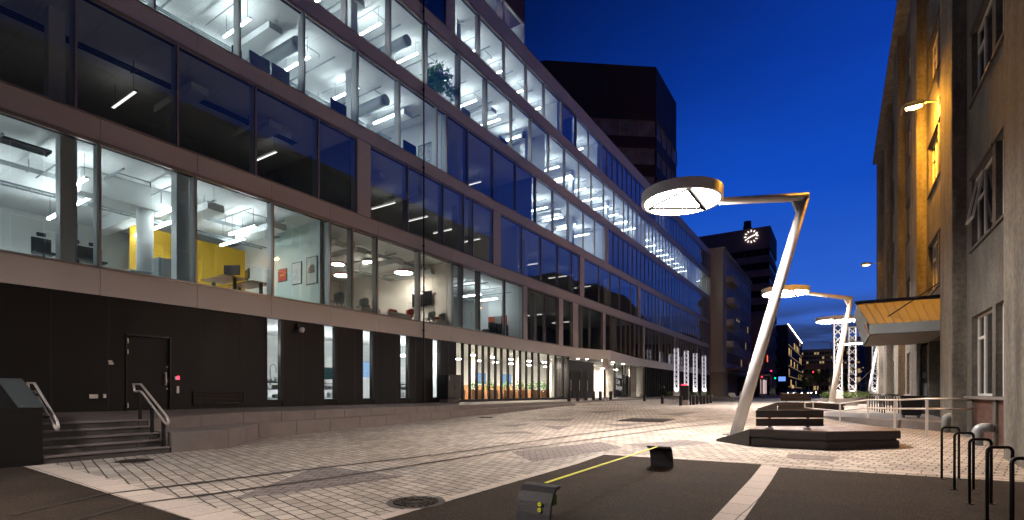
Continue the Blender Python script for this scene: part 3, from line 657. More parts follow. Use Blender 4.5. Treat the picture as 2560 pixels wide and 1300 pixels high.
# yellow accent wall and picture wall
mb = MB(); mb.box(-23.0, -23.1, Y(325, 23), Y(640, 23), S[0], T[0] - .35); mb.build('accent_wall', 'yellow', of)
yp = Y(824) - .04
mb = MB(); mb.box(-20.6, XF - .38, yp - .13, yp - .07, S[0], T[0]); mb.build('picture_wall', 'greenw', of)
def X_on(px, y): return -y / rr(px)
for (pa, pb, ya, yb, c1, lab) in ((697, 718, 675, 702, (0.45, 0.04, 0.03), 'small framed picture with a red ground'), (731, 755, 659, 709, (0.62, 0.65, 0.64), 'framed line drawing on pale paper'), (767, 794, 645, 708, (0.35, 0.42, 0.40), 'tall framed poster with a dark figure group')):
    y = yp - .14; xa, xb = X_on(pa, y), X_on(pb, y); za = EYE + (980 - yb) * (-xb) / (CS * (2095 - pb)); zb = EYE + (980 - ya) * (-xa) / (CS * (2095 - pa)) 
    t = thing('framed_picture', ((xa + xb) / 2, y, za), lab + ' on the pale green office wall', 'picture', 'framed pictures on the pale green wall')
    mb = MB(); mb.box(xa, xb, y - .03, y, za, zb); mb.build('frame', 'dkgrey', t)
    mb = MB(); mb.box(xa + .03, xb - .03, y - .034, y - .031, za + .03, zb - .03); mb.build('print', mat('print', c1, .5, 0, .1, 8), t)
    mb = MB(); cx, cz = (xa + xb) / 2, (za + zb) / 2; wv, hv = abs(xb - xa), zb - za
    if 'red' in lab:
        for q in (-.2, 0, .2): mb.disc((cx + q * wv, y, cz), wv * .08, y - .038, y - .035, 12, 'y')
        mb.build('motif', 'yellow', t)
    elif 'line' in lab:
        mb.tube([(cx - .1 * wv, y - .036, cz - .2 * hv), (cx + .06 * wv, y - .036, cz), (cx - .05 * wv, y - .036, cz + .22 * hv)], .006, 5); mb.build('motif', 'greym', t)
    else:
        for q, r_ in ((-.16, .14), (.12, .17), (0, .2)): mb.disc((cx + q * wv, y, cz + .08 * hv + q * .2), wv * r_, y - .037 - abs(q) * .01, y - .035, 14, 'y')
        mb.box(cx - wv * .3, cx + wv * .3, y - .036, y - .0345, cz - .1 * hv, cz + .02 * hv); mb.build('motif', 'dkgrey', t)
# cabinets, desks, chairs on the first upper floor
def cabinet(x, y, h, wdt, label):
    t = thing('filing_cabinet', (x, y, S[0]), label, 'cabinet', 'grey cabinets by the round column')
    mb = MB(); mb.box(x - .25, x + .25, y, y + wdt, S[0], S[0] + h); mb.build('carcass', 'greym', t, bev=.01)
    mb = MB(); n = 2
    for k in range(n): mb.box(x + .252, x + .27, y + wdt * k / n + .01, y + wdt * (k + 1) / n - .01, S[0] + .03, S[0] + h - .02)
    mb.build('door', 'greym', t)
cabinet(-18.6, Y(388, 18.6), .95, 1.0, 'tall grey cabinet right of the round white column'); cabinet(-19.3, Y(318, 19.3), .55, .7, 'low grey cabinet left of the round white column')
def desk(x, y, z, label, h=.95):
    t = thing('desk', (x, y, z), label, 'desk')
    mb = MB(); mb.box(x - .8, x + .8, y - .4, y + .4, z + h, z + h + .035); mb.build('desktop', 'wood' if 'wooden' in label else 'dkgrey', t)
    for q in (-.7, .7):
        mb = MB(); mb.box(x + q - .04, x + q + .04, y - .05, y + .05, z + .04, z + h); mb.box(x + q - .04, x + q + .04, y - .35, y + .35, z, z + .04); mb.build('leg', 'dkgrey', t)
    return t
def monitor(x, y, z, rz, label):
    t = thing('monitor', (x, y, z), label, 'monitor'); t.rotation_euler = (0, 0, rz)
    mb = MB(); mb.box(x - .3, x + .3, y - .02, y + .02, z + .14, z + .5); mb.build('screen', 'blackm', t, bev=.006)
    mb = MB(); mb.box(x - .03, x + .03, y, y + .03, z, z + .3); mb.box(x - .12, x + .12, y - .08, y + .1, z, z + .015); mb.build('stand', 'blackm', t)
zd = S[0]
desk(-18.5, Y(560, 18.5), zd, 'black height-adjustable desk left of the wooden desk', .62); desk(-18.3, Y(625, 18.3), zd, 'wooden desk with monitors in front of the yellow wall', .55)
monitor(-18.3, Y(580, 18.3), zd + .66, .5, 'black monitor on the black desk'); monitor(-18.2, Y(618, 18.2), zd + .59, -.3, 'black monitor on the wooden desk')
for px, l in ((110, 'black office chair behind the glass at the far left'), (195, 'black office chair between two columns'), (240, 'black chair beside the wide mullion')):
    x, y = -17.95, Y(px, 17.95)
    t = thing('office_chair', (x, y, zd), l, 'chair', 'black office chairs in the first upper floor')
    mb = MB(); mb.box(x - .22, x + .22, y - .22, y + .22, zd + .3, zd + .36); mb.build('seat', 'dkgrey', t, bev=.03)
    mb = MB(); mb.box(x - .24, x - .19, y - .21, y + .21, zd + .35, zd + .78); mb.box(x - .24, x - .2, y - .1, y + .1, zd + .82, zd + .93); mb.build('backrest', 'dkgrey', t, bev=.02)
    mb = MB(); mb.tube([(x, y, zd + .05), (x, y, zd + .3)], .03, 8)
    for k in range(5): mb.bar((x, y, zd + .06), (x + .25 * math.cos(k * 1.257), y + .25 * math.sin(k * 1.257), zd + .03), .04, .03)
    mb.build('base', 'dkgrey', t)
# lounge with round lamps
def rlamp(px, py, X, r, label):
    x, y = -X, Y(px, X); z = Z(px, py, X)
    t = thing('round_pendant_lamp', (x, y, T[0]), label, 'pendant lamp', 'round pendant lamps in the warm lounge')
    mb = MB(); mb.disc((x, y, 0), r, z, z + .09, 28); mb.build('shade', mat('pinkshade', (.6, .22, .2), .5), t, smooth='a')
    mb = MB(); mb.disc((x, y, 0), r * .95, z - .012, z - .001, 28); mb.build('diffuser', 'warmdisc', t)
    mb = MB(); mb.tube([(x, y, z + .09), (x, y, T[0])], .008, 6); mb.build('cable', 'dkgrey', t)
rlamp(845, 661, 19.6, .30, 'round lamp hanging leftmost in the lounge, upper one'); rlamp(856, 689, 22, .42, 'round lamp hanging low at the left of the lounge'); rlamp(922, 656, 20.4, .34, 'round lamp in the upper middle of the lounge')
rlamp(1009, 682, 19.4, .48, 'largest round lamp in the middle of the lounge'); rlamp(976, 698, 23.5, .38, 'small round lamp furthest back in the lounge')
ya, yb = Y(826), Y(1132)
mb = MB(); mb.box(-24, -24.1, ya, yb, S[0], S[0] + 1.5); mb.build('dark_panelling', 'dkgrey', of)
mb = MB(); x = -21.0; y = yb - .16; mb.box(-19.7, -18.3, y - .06, y, S[0] + 1.25, S[0] + 2.05); tag(mb.build('wall_screen', 'winglass', at=(-19, y, S[0] + 1.2), bev=.01), 'black flat television on the cream end wall of the lounge', 'television')
def lchair(px, X, c, label):
    x, y = -X, Y(px, X); t = thing('lounge_chair', (x, y, zd), label, 'chair', 'lounge chairs behind the glass')
    mb = MB(); n = 10; vs = []; 
    for k in range(n):
        a = math.pi * (0.15 + 0.7 * k / (n - 1)) + math.pi
        for rad, z in ((.26, .38), (.30, .62), (.31, .80 - abs(k - 4.5) * .03), (.28, .80 - abs(k - 4.5) * .03), (.24, .40)): vs.append((x + rad * math.cos(a + 1.5), y + rad * math.sin(a + 1.5), zd + z))
    fs = [(k * 5 + j, k * 5 + (j + 1) % 5, (k + 1) * 5 + (j + 1) % 5, (k + 1) * 5 + j) for k in range(n - 1) for j in range(5)]
    mb.add(vs, fs + [(0, 1, 2, 3, 4), tuple((n - 1) * 5 + j for j in range(5))]); mb.build('backrest', c, t, smooth=True)
    mb = MB(); mb.disc((x, y, 0), .26, zd + .36, zd + .42, 18); mb.build('seat', c, t)
    for k in range(4):
        a = k * math.pi / 2 + .7; mb = MB(); mb.tube([(x + .14 * math.cos(a), y + .14 * math.sin(a), zd + .36), (x + .25 * math.cos(a), y + .25 * math.sin(a), zd)], .015, 6); mb.build('leg', 'wood', t)
lchair(843, 17.75, 'greym', 'grey shell chair with wooden legs beside the pale green wall'); lchair(905, 17.9, 'greym', 'grey shell chair beside the red cushions'); lchair(1020, 18.2, 'red', 'dark red chair behind the white sofa'); lchair(1074, 17.8, 'greym', 'left grey shell chair under the television'); lchair(1100, 17.8, 'greym', 'right grey shell chair under the television')
def sofa(px, X, L, label):
    x, y = -X, Y(px, X); t = thing('sofa', (x, y, zd), label, 'sofa', 'white sofas in the lounge')
    mb = MB(); mb.box(x - .35, x + .3, y, y + L, zd + .05, zd + .28); mb.build('seat', 'warmwall', t, bev=.04)
    mb = MB(); mb.box(x + .25, x + .4, y, y + L, zd + .05, zd + .36); mb.build('backrest', 'warmwall', t, bev=.03)
    mb = MB(); mb.box(x - .1, x + .1, y + L * .3, y + L * .3 + .45, zd + .28, zd + .55); mb.build('cushion', 'red', t, bev=.05)
sofa(888, 17.85, 1.1, 'white sofa with a red cushion at the left end of the lounge'); sofa(955, 17.85, 1.5, 'long white sofa in the middle of the lounge'); sofa(1077, 17.75, .8, 'short white bench under the television')
# room G: dark red canvases on wall, dark armchairs
yg = Y(1308) - .16
tb = thing('wall_canvas', (-18.7, yg, S[0] + .8), 'orange red and grey wall canvas behind the dark chairs', 'picture')
for k, m_ in enumerate(('red', 'greym', 'red')):
    mb = MB(); mb.box(-19.6 + k * .5, -19.12 + k * .5, yg - .04, yg, S[0] + .75, S[0] + 1.6); mb.build('canvas_panel', M[m_] if m_ != 'red' else mat('orange', (.5, .09, .03), .6), tb)
for k in range(3):
    x, y = -17.9, Y(1222 + 16 * k, 17.9); t = thing('armchair', (x, y, zd), 'dark upholstered armchair in the grey meeting room, %s of three' % ('nearest', 'middle', 'farthest')[k], 'armchair', 'dark armchairs in the grey meeting room')
    mb = MB(); mb.box(x - .35, x + .35, y - .33, y + .33, zd + .1, zd + .42); mb.build('seat', 'dkgrey', t, bev=.08)
    mb = MB(); mb.box(x + .1, x + .36, y - .3, y + .3, zd + .4, zd + .85); mb.build('backrest', 'dkgrey', t, bev=.1)
# strip lights in lounge/meeting room
for (xx, px, lb) in ((-19.6, 1215, 'bright strip lamp over the dark armchairs'), (-19.6, 1175, 'bright strip lamp left of the dark armchairs')):
    c = dup(proto, (xx, Y(px, 19.6), T[0]), label=lb); c['group'] = 'strip lamps in the grey meeting room'
# desk screens and plant on upper floors
for i, pa, pb, py_t, lb in ((2, 622, 674, 123, 'tall grey desk screen, left of a pair, on the third upper floor'), (2, 678, 724, 155, 'tall grey desk screen, right of a pair, on the third upper floor'), (2, 826, 866, 243, 'dark desk screen beside the third floor mullion'),
                        (2, 1008, 1040, 348, 'dark desk screen left of the framed picture upstairs'), (3, 1154, 1176, 265, 'blue grey desk screen right of the leafy plant'), (3, 1248, 1268, 338, 'dark desk screen on the fourth upper floor beyond the plant'),
                        (4, 1156, 1188, 102, 'dark desk screen on the fifth upper floor'), (2, 579, 604, 112, 'black chair back beside the mullion on the third upper floor'), (2, 987, 998, 335, 'narrow dark screen behind the third floor mullion')):
    X = 17.6; mb = MB(); mb.box(-X - .03, -X + .03, Y(pa, X), Y(pb, X), S[i] + .02, Z(pa, py_t, X)); tag(mb.build('desk_screen', 'dkgrey' if 'dark' in lb or 'black' in lb else 'greym', at=(-X, Y(pa, X), S[i]), bev=.03), lb, 'desk screen', 'desk screens behind the upper glass')
yq = Y(1118) - .1
t = thing('framed_picture', (-18.0, yq, S[2] + .5), 'large framed black and white print hanging on the third upper floor end wall', 'picture')
mb = MB(); mb.box(-18.9, -17.9, yq - .03, yq, S[2] + .57, S[2] + 1.87); mb.build('frame', 'dkgrey', t)
mb = MB(); mb.box(-18.84, -17.96, yq - .034, yq - .0305, S[2] + .63, S[2] + 1.81); mb.build('print', mat('bwprint', (.4, .42, .42), .5, 0, .9, 9), t)
def leaves(mb, c, R, n, s, flat=1.0):
    for _ in range(n):
        d = Vector((random.gauss(0, 1), random.gauss(0, 1), random.gauss(0, 1))).normalized() * R * random.random() ** .4; d.z *= flat
        p = Vector(c) + d; a = Vector((random.gauss(0, 1), random.gauss(0, 1), random.gauss(0, .6))).normalized(); b = a.cross(Vector((random.random(), random.random(), random.random()))).normalized()
        mb.add([p, p + a * s * .5 + b * s * .18, p + a * s, p + a * s * .5 - b * s * .18], [(0, 1, 2, 3)])
t = thing('office_plant', (-18.0, Y(1092, 18.0), S[3]), 'leafy green indoor tree standing behind the fourth upper floor glass', 'plant')
mb = MB(); xx, yy = -18.0, Y(1092, 18.0)
mb.tube([(xx, yy, S[3]), (xx, yy, S[3] + 1.7)], .03, 6); mb.build('stem', 'bark', t)
mb = MB()
for k in range(9): leaves(mb, (xx + random.uniform(-.4, .5), yy + random.uniform(-.6, .7), S[3] + 1.55 + random.uniform(-.6, .6)), .42, 130, .27)
mb.build('foliage', 'leaf', t)
mb = MB(); mb.disc((xx, yy, 0), .22, S[3], S[3] + .35, 16); mb.build('pot', 'white', t)

# piers, setback storey, thin pipe
mb = MB(); mb.box(-30, -17.62, -6, 29.05, 26.0, 31); mb.build('penthouse_fascia', 'tower', of)
mb = MB()
for k in range(14): mb.box(-17.75, -17.63, -6 + k * 2.5, -6 + k * 2.5 + .12, 23.7, 26.0)
mb.box(-17.76, -17.62, -6, 29.02, 25.9, 26.0); mb.box(-17.76, -17.62, -6, 29.02, 23.7, 23.8); mb.box(-17.75, -17.63, 28.9, 29.02, 23.7, 26.0); mb.box(-22, -17.7, 28.9, 29.0, 23.7, 23.75); mb.build('penthouse_mullion', 'mull_in', of)
mb = MB(); mb.box(-17.70, -17.68, -6, 29, 23.7, 26.0); mb.build('penthouse_glazing', 'glass', of)
mb = MB(); mb.box(-22.2, -22.0, -6, 29, 23.7, 26); mb.box(-22, -17.75, 28.9, 29.0, 23.76, 26.0); mb.box(-22, -17.75, 25.9, 25.95, 23.76, 25.99); mb.build('penthouse_wall', 'white', of)
for k, yy in enumerate((14, 19.5, 24, 27.5)):
    c = dup(proto, (-19.2, yy, 25.98), label='linear lamp in the set-back roof storey, %s from the left' % ORD[k]); c['group'] = 'linear lamps in the roof storey'
mb = MB(); mb.tube([(-16.93, 18.45, .86), (-16.93, 18.45, 23.75)], .035, 8)
for z in (4.4, 8.5, 12.3, 16.1, 19.9, 23.2): mb.box(-17.0, -16.9, 18.41, 18.49, z - .03, z + .03)
tag(mb.build('downpipe', 'blackm', at=(-16.93, 18.45, .86)), 'thin dark downpipe running up the whole office front', 'pipe')

# ---- ground floor
gw = [(668, 710), (811, 845), (908, 937), (1002, 1026), (1083, 1103)]
GW = [(Y(a), Y(b)) for a, b in gw]
dy0, dy1 = Y(316), Y(430)
YB = Y(1143)
zt = 4.03; zb = .80
mb = MB(); cuts = [Y0] + [v for p in GW for v in p] + [YB]
for k in range(0, len(cuts), 2):
    a, b = cuts[k], cuts[k + 1]
    if k == 0:
        mb.box(-17.28, -17.06, a, dy0, zb, zt); mb.box(-17.28, -17.06, dy1, b, zb, zt); mb.box(-17.28, -17.06, dy0, dy1, 3.06, zt)
    else: mb.box(-17.28, -17.06, a, b, zb, zt)
for a, b in GW: mb.box(-17.28, -17.1, a, b, zb, 1.08)
mb.build('ground_wall', 'black', of)
mb = MB(); y = Y0 + .4
while y < YB:       # panel joints of the black cladding, modelled as fine cover strips
    if not any(a - .1 < y < b + .1 for a, b in GW + [(dy0, dy1)]): mb.box(-17.059, -17.054, y - .006, y + .006, zb, zt - .01)
    y += 1.22
mb.build('cover_strip', 'joint', of)
d = MB(); d.box(-17.22, -17.10, dy0 + .05, dy1 - .05, .89, 3.02); do = d.build('door', 'black', of)
d = MB(); d.box(-17.12, -17.02, dy0, dy0 + .045, .88, 3.06); d.box(-17.12, -17.02, dy1 - .045, dy1, .88, 3.06); d.box(-17.12, -17.02, dy0, dy1, 3.02, 3.065); d.build('door_frame', 'blackm', do)
hy = dy1 - .16
d = MB(); d.tube([(-17.09, hy, 1.62), (-17.0, hy, 1.62), (-17.0, hy, 1.98 + .0), (-17.09, hy, 1.98)], .014, 8); d.build('door_handle', 'rail', do, smooth=True)
d = MB()
for z in (1.50, 1.72, 1.80, 2.16): d.disc((0, hy + .06, z), .028, -17.10, -17.075, 14, 'x')
d.build('lock', 'steel', do)
for z in (1.02, 2.55, 2.86):
    d = MB(); d.box(-17.06, -17.0, dy0 + .03, dy0 + .055, z - .07, z + .07); d.build('hinge', 'rail', do)
def plate(ya, yb_, za, zb_, m_, name, label, cat, dpt=.03):
    mb = MB(); mb.box(-17.055, -17.05 + dpt, ya, yb_, za, zb_); return tag(mb.build(name, m_, at=(-17.05, ya, za), bev=.004), label, cat)
plate(Y(272), Y(282), Z(277, 905), Z(277, 901), 'rail', 'name_plate', 'small pale strip plate above the notice left of the black door', 'plate')
plate(Y(273), Y(285), Z(279, 911), Z(279, 906), 'rail', 'notice_plate', 'small pale square notice left of the black door', 'plate')
plate(Y(225), Y(246), Z(235, 996), Z(235, 986), 'rail', 'wall_hatch', 'rounded pale wall hatch low beside the door', 'hatch')
plate(Y(259), Y(266), Z(262, 995), Z(262, 985), 'rail', 'wall_socket', 'small wall socket between the hatch and the door', 'socket', .05)
plate(Y(438), Y(443), Z(440, 950), Z(440, 941), 'rail', 'card_reader', 'pale card reader right of the black door', 'card reader', .05)
plate(Y(444), Y(450), Z(447, 949), Z(447, 940), 'redl', 'red_call_button', 'glowing red button right of the black door', 'button')
plate(Y(443), Y(449), Z(446, 983), Z(446, 965), 'rail', 'door_opener', 'tall pale door opener plate right of the black door', 'switch')
v = thing('vent_grille', (-17.05, Y(484), .9), 'long black louvred vent grille low in the black wall', 'vent')
mb = MB(); ya, yb_ = Y(484), Y(612); za, zb_ = 1.0, 1.42
mb.box(-17.05, -17.0, ya, yb_, za, za + .03); mb.box(-17.05, -17.0, ya, yb_, zb_ - .03, zb_); mb.box(-17.05, -17.0, ya, ya + .03, za, zb_); mb.box(-17.05, -17.0, yb_ - .03, yb_, za, zb_); mb.build('frame', 'blackm', v)
mb = MB()
for k in range(8): mb.bar((-17.03, ya, za + .05 + k * .045), (-17.03, yb_, za + .05 + k * .045), .035, .012, up=(.6, 0, 1))
mb.build('louvre', 'granite2', v)
cmx, cmy = -17.05, Y(744)
v = thing('security_camera', (cmx, cmy, 3.4), 'white dome security camera on a black bracket under the metal band', 'camera')
zc = Z(748, 828)
mb = MB(); mb.box(-17.05, -16.95, cmy - .05, cmy + .05, zc + .05, zc + .3); mb.bar((-17, cmy, zc + .12), (-16.75, cmy, zc + .08), .06, .06); mb.build('bracket', 'blackm', v)
mb = MB(); mb.tube([(-16.75, cmy, zc + .1), (-16.74, cmy, zc + .0), (-16.7, cmy + .02, zc - .06)], [.09, .10, .04], 14); mb.build('housing', 'winwhite', v, smooth=True)
# ground windows with frames
for k, (a, b) in enumerate(GW):
    f = MB(); f.box(-17.2, -17.04, a, a + .03, 1.08, zt - .01); f.box(-17.2, -17.02, b - .12, b, 1.08, zt - .01); f.box(-17.2, -17.04, a + .03, b - .12, 1.08, 1.13); fo = f.build('shop_window', 'blackm', of)
    p = MB(); p.box(-17.15, -17.13, a + .03, b - .12, 1.13, zt - .01); p.build('pane', 'gglass', fo)
# lit workshop room behind them
mb = MB(); mb.box(-22.2, -22.1, Y0, YB, .8, 4.03); mb.box(-22.1, -17.3, YB - .06, YB + .06, .8, 4.03); mb.box(-22.1, -17.3, 6.9, 7.0, .8, 4.03); mb.build('workshop_wall', 'white', of)
mb = MB(); mb.box(-22.1, -17.3, 7, YB, .86, .9); mb.build('workshop_floor', 'carpet', of)
T2 = [q_ for q_ in proto.children if q_.name.startswith('light_tube')][0].data.copy(); T2.materials[0] = M['tube2']
for k, (yy) in enumerate((9.6, 13.0, 15.8, 18.6, 20.5)):
    c = dup(proto, (-19.2, yy, 3.99), label='linear lamp of the ground floor workshop, %s from the left' % ORD[k]); c['group'] = 'linear lamps in the ground floor workshop'; [setattr(q_, 'data', T2) for q_ in c.children if q_.name.startswith('light_tube')]
# things seen through the narrow windows
yq = Y(690, 18.6)
t = thing('kitchen_tap', (-18.2, Y(683, 18.2), 1.8), 'tall arched spray tap in the first narrow window', 'tap')
mb = MB(); y = Y(683, 18.2); pts = [(-18.2, y - .12, 1.7), (-18.2, y - .12, 2.3)] + [(-18.2, y - .12 * math.cos(q * math.pi / 6), 2.3 + .16 * math.sin(q * math.pi / 6)) for q in range(1, 7)] + [(-18.2, y + .12, 2.15)]
mb.tube(pts, .014, 8); mb.build('spout', 'steel', t, smooth=True); mb = MB(); mb.tube([(-18.2, y - .12, 1.66), (-18.2, y - .12, 1.78)], .03, 10); mb.build('tap_body', 'steel', t)
def shelf(px, label, X=18.5):
    y = Y(px, X); t = thing('work_shelf', (-X, y, .9), label, 'shelf', 'steel shelves in the workshop')
    for z in (1.15, 1.5, 1.75):
        mb = MB(); mb.box(-X - .3, -X + .2, y - .5, y + .5, z, z + .03); mb.build('board', 'steel', t)
    for a in (-.48, .48):
        mb = MB(); mb.box(-X + .16, -X + .2, y + a - .02, y + a + .02, .9, 1.78); mb.box(-X - .3, -X - .26, y + a - .02, y + a + .02, .9, 1.78); mb.build('post', 'steel', t)
    mb = MB()
    for k in range(9): q = random.uniform(-.42, .42); h_ = random.uniform(.06, .2); z = random.choice((1.18, 1.53, 1.78)); mb.box(-X - .1, -X + .1, y + q - .05, y + q + .05, z, z + h_)
    mb.build('goods', 'white', t)
shelf(690, 'steel work shelf with kitchen goods in the first narrow window'); shelf(826, 'steel shelf with white boxes in the second narrow window'); shelf(1012, 'steel shelf with goods in the fourth narrow window')
for px, X, za, zb_, m_, l in ((824, 18.4, 1.95, 2.45, mat('teal', (.05, .35, .42), .5), 'turquoise panel in the second narrow window'), (832, 19.3, 2.55, 3.0, 'white', 'white cabinet in the second narrow window'), (921, 19.0, 2.1, 2.85, 'screenb', 'bright blue wall screen in the third narrow window'), (1013, 18.8, 2.3, 2.7, 'white', 'white box in the fourth narrow window')):
    y = Y(px, X); mb = MB(); mb.box(-X - .05, -X, y - .3, y + .3, za, zb_); tag(mb.build('wall_panel', m_, at=(-X, y, za), bev=.005), l, 'wall panel')

# fin-screened cafe front
YC0, YC1 = YB, 34.6
xs_ = -17.06
mb = MB(); mb.box(-17.3, -16.98, YC0, YC1, .82, 1.0); mb.build('plinth', 'blackm', of)
mb = MB(); mb.box(-17.22, -17.2, YC0, YC1, 1.0, 4.03); mb.build('cafe_glazing', 'gglass', of)
fins = [1160, 1178, 1195, 1211, 1226, 1242, 1257, 1273, 1289, 1304, 1319, 1334, 1350, 1374, 1392, 1410, 1424]
for px in fins:
    y = Y(px, 17.0); mb = MB(); mb.box(-17.18, -17.04, y - .05, y + .05, 1.0, 4.03); mb.build('fin', 'black', of)
y1_, y2_ = Y(1350) + .1, Y(1374) - .1
mb = MB(); mb.box(-17.19, -17.0, y1_, y2_, 3.3, 3.42); mb.box(-17.18, -17.08, y1_, y1_ + .06, 1.0, 3.3); mb.box(-17.18, -17.08, y2_ - .06, y2_, 1.0, 3.3); mb.build('cafe_door', 'blackm', of)
# cafe room
mb = MB(); mb.box(-26.1, -26, YC0, 50, .8, 4.03); mb.box(-26, -17.3, 52.6, 52.7, .8, 4.03); mb.build('cafe_wall', 'white', of)
mb = MB(); mb.box(-26, -17.3, YC0, 52.6, .84, .88); mb.build('cafe_floor', 'greym', of)
for y in (26, 31, 36): 
    mb = MB(); mb.box(-19.7, -19.4, y - .15, y + .15, .88, 4.03); mb.build('column', 'warmwall', of)
k = 0
for y in (22.4, 24.6, 26.8, 29, 31.2, 33.4, 36, 39, 42, 45, 48):
    for x in (-18.6, -21.5):
        t = thing('round_ceiling_lamp', (x, y, 4.02), 'round warm lamp under the cafe ceiling, first pair from the left, near the glass', 'ceiling lamp', 'round lamps under the cafe ceiling') if k == 0 else None
        if t:
            mb = MB(); mb.disc((x, y, 0), .22, 3.62, 3.7, 20); mb.build('shade', 'winwhite', t); mb = MB(); mb.disc((x, y, 0), .2, 3.6, 3.618, 20); mb.build('diffuser', 'cafed', t); mb = MB(); mb.tube([(x, y, 3.7), (x, y, 4.02)], .01, 6); mb.build('rod', 'dkgrey', t); cl = t
        else: dup(cl, (x, y, 4.02), label='round warm lamp under the cafe ceiling, %s pair from the left, %s' % (ORD[k // 2], ('near the glass', 'further in')[k % 2]))
        k += 1
pt = None
for k, y in enumerate((22.6, 24.3, 26.0, 27.7, 29.4, 31.1, 32.6)):
    x = -18.3
    if pt is None:
        t = thing('planter_box', (x, y, .88), 'wooden planter along the cafe glass, first from the left', 'planter', 'wooden planters inside the cafe')
        mb = MB(); mb.box(x - .25, x + .25, y - .55, y + .55, .88, 1.55); mb.build('box', 'wood', t, bev=.01)
        mb = MB(); leaves(mb, (x, y - .2, 1.85), .35, 120, .16); leaves(mb, (x, y + .3, 1.8), .3, 90, .16); mb.build('foliage', 'leaf', t); pt = t
    else: dup(pt, (x, y, .88), rz=math.pi * (k % 2), label='wooden planter along the cafe glass, %s from the left' % ORD[k])
for k, (x, y, m_) in enumerate(((-22, 30, 'screenb'), (-22, 33.5, 'screenb'))):
    mb = MB(); mb.box(x - .03, x, y - .7, y + .7, 2.0, 2.8); tag(mb.build('menu_screen', m_, at=(x, y, 2.0)), 'glowing blue menu screen deep in the cafe, %s one' % ('nearer', 'farther')[k], 'screen', 'menu screens in the cafe')
mb = MB(); mb.box(-22.6, -21.9, 28.5, 36, .88, 1.9); tag(mb.build('bar_counter', 'wood', at=(-22.2, 32, .88), bev=.02), 'long wooden bar counter deep in the cafe', 'counter')

# entrance canopy
cp = MB(); cp.prism([(-17.02, 34.7), (-15.6, 39.1), (-16.98, 50.3), (-17.02, 50.3)], 4.02, 4.79); c_ = cp.build('entrance_canopy', 'panel', of, bev=.004)
mb = MB(); mb.prism([(-17.3, 34.7), (-17.02, 34.7), (-15.66, 39.1), (-17.0, 50.2), (-17.3, 50.2)], 3.99, 4.018); mb.build('soffit', 'winwhite', c_)
mb = MB()
for x, y in ((-16.7, 37), (-16.3, 39.2), (-16.5, 42), (-16.7, 45), (-17, 36)): mb.disc((x, y, 0), .1, 3.978, 3.989, 14)
mb.build('downlight', 'down', c_)
# entrance: recessed dark doors
mb = MB(); mb.box(-18.3, -18.2, 35.2, 41.8, .7, 3.99); mb.box(-18.2, -17.25, 34.62, 34.8, .7, 3.99); mb.build('entrance_wall', 'blackm', of)
for k, y in enumerate((36.4, 38.0, 39.6)):
    f = MB(); f.box(-18.2, -18.1, y - .7, y - .62, .7, 3.1); f.box(-18.2, -18.1, y + .62, y + .7, .7, 3.1); f.box(-18.2, -18.1, y - .7, y + .7, 3.1, 3.2); fo = f.build('entrance_door', 'joint', of)
    f = MB(); f.box(-18.17, -18.15, y - .62, y + .62, .74, 3.1); f.build('pane', 'darkglass', fo); f = MB(); f.box(-18.08, -18.05, y + .5, y + .54, 1.5, 2.4); f.build('handle', 'rail', fo)
for k in range(3): 
    mb = MB(); mb.box(-17.26, -17.18, 41.75 + k * 2.6, 41.83 + k * 2.6, .7, 3.99); mb.build('entrance_mullion', 'blackm', of)
# shopfront beyond the entrance with the lettered panel
mb = MB(); mb.box(-17.22, -17.2, 41.8, 79, .9, 3.99); mb.build('lobby_glazing', 'gglass', of)
mb = MB(); mb.box(-17.3, -17.0, 41.8, 79, .6, .9); mb.build('plinth', 'blackm', of)
y = 42.0; mb = MB()
while y < 50: mb.box(-17.24, -17.16, y - .05, y + .05, .901, 3.98); y += 2.1
mb.build('lobby_mullion', 'blackm', of)
for k in range(35):
    y = 52.8 + k * .75; mb = MB(); mb.box(-17.19, -17.0, y - .07, y + .07, .9, 4.03); mb.build('fin', 'black', of)
mb = MB(); mb.box(-17.25, -17.05, 79, Y1, .5, 4.03); mb.build('ground_wall', 'black', of)
yt0, yt1 = Y(1538, 17.9), Y(1590, 17.9)
sg = thing('lettered_panel', (-17.9, yt0, .9), 'dark lobby panel lettered Media City Bergen behind the glass', 'sign')
mb = MB(); mb.box(-17.95, -17.9, yt0, yt1 - 1.2, .9, 3.1); mb.build('board', 'dkgrey', sg)
def text(s, x, y, z, size, m_, parent, name='lettering', rot=(math.pi / 2, 0, math.pi / 2)):
    cu = bpy.data.curves.new(name, 'FONT'); cu.body = s; cu.size = size; cu.extrude = .006; cu.resolution_u = 3
    o = bpy.data.objects.new(name, cu); col.objects.link(o); dg = bpy.context.evaluated_depsgraph_get(); me = bpy.data.meshes.new_from_object(o.evaluated_get(dg)); bpy.data.objects.remove(o)
    o = bpy.data.objects.new(name, me); col.objects.link(o); me.materials.clear(); me.materials.append(M[m_]); 
    if parent: o.parent = parent; o.location = Vector((x, y, z)) - ORG[parent.name]
    else: o.location = (x, y, z)
    o.rotation_euler = rot; return o
for s_, z in (('Media', 2.75), ('City', 2.2), ('Bergen', 1.65)): text(s_, -17.89, yt0 + .2, z, .62, 'letter', sg)
mb = MB(); mb.box(-17.75, -17.55, Y(1574, 17.6), Y(1590, 17.6), .9, 3.99); tag(mb.build('lit_pillar', 'warmwall', at=(-17.6, Y(1574, 17.6), .9)), 'pale lit pillar inside the lobby right of the lettered panel', 'pillar')
mb = MB(); mb.box(-20, -19.9, 42, 52.5, .9, 3.99); mb.build('lobby_wall', 'warmwall', of)
mb = MB(); mb.box(-24, -23.9, 52.8, 79, .9, 4.0); mb.build('lobby_wall', 'greym', of)
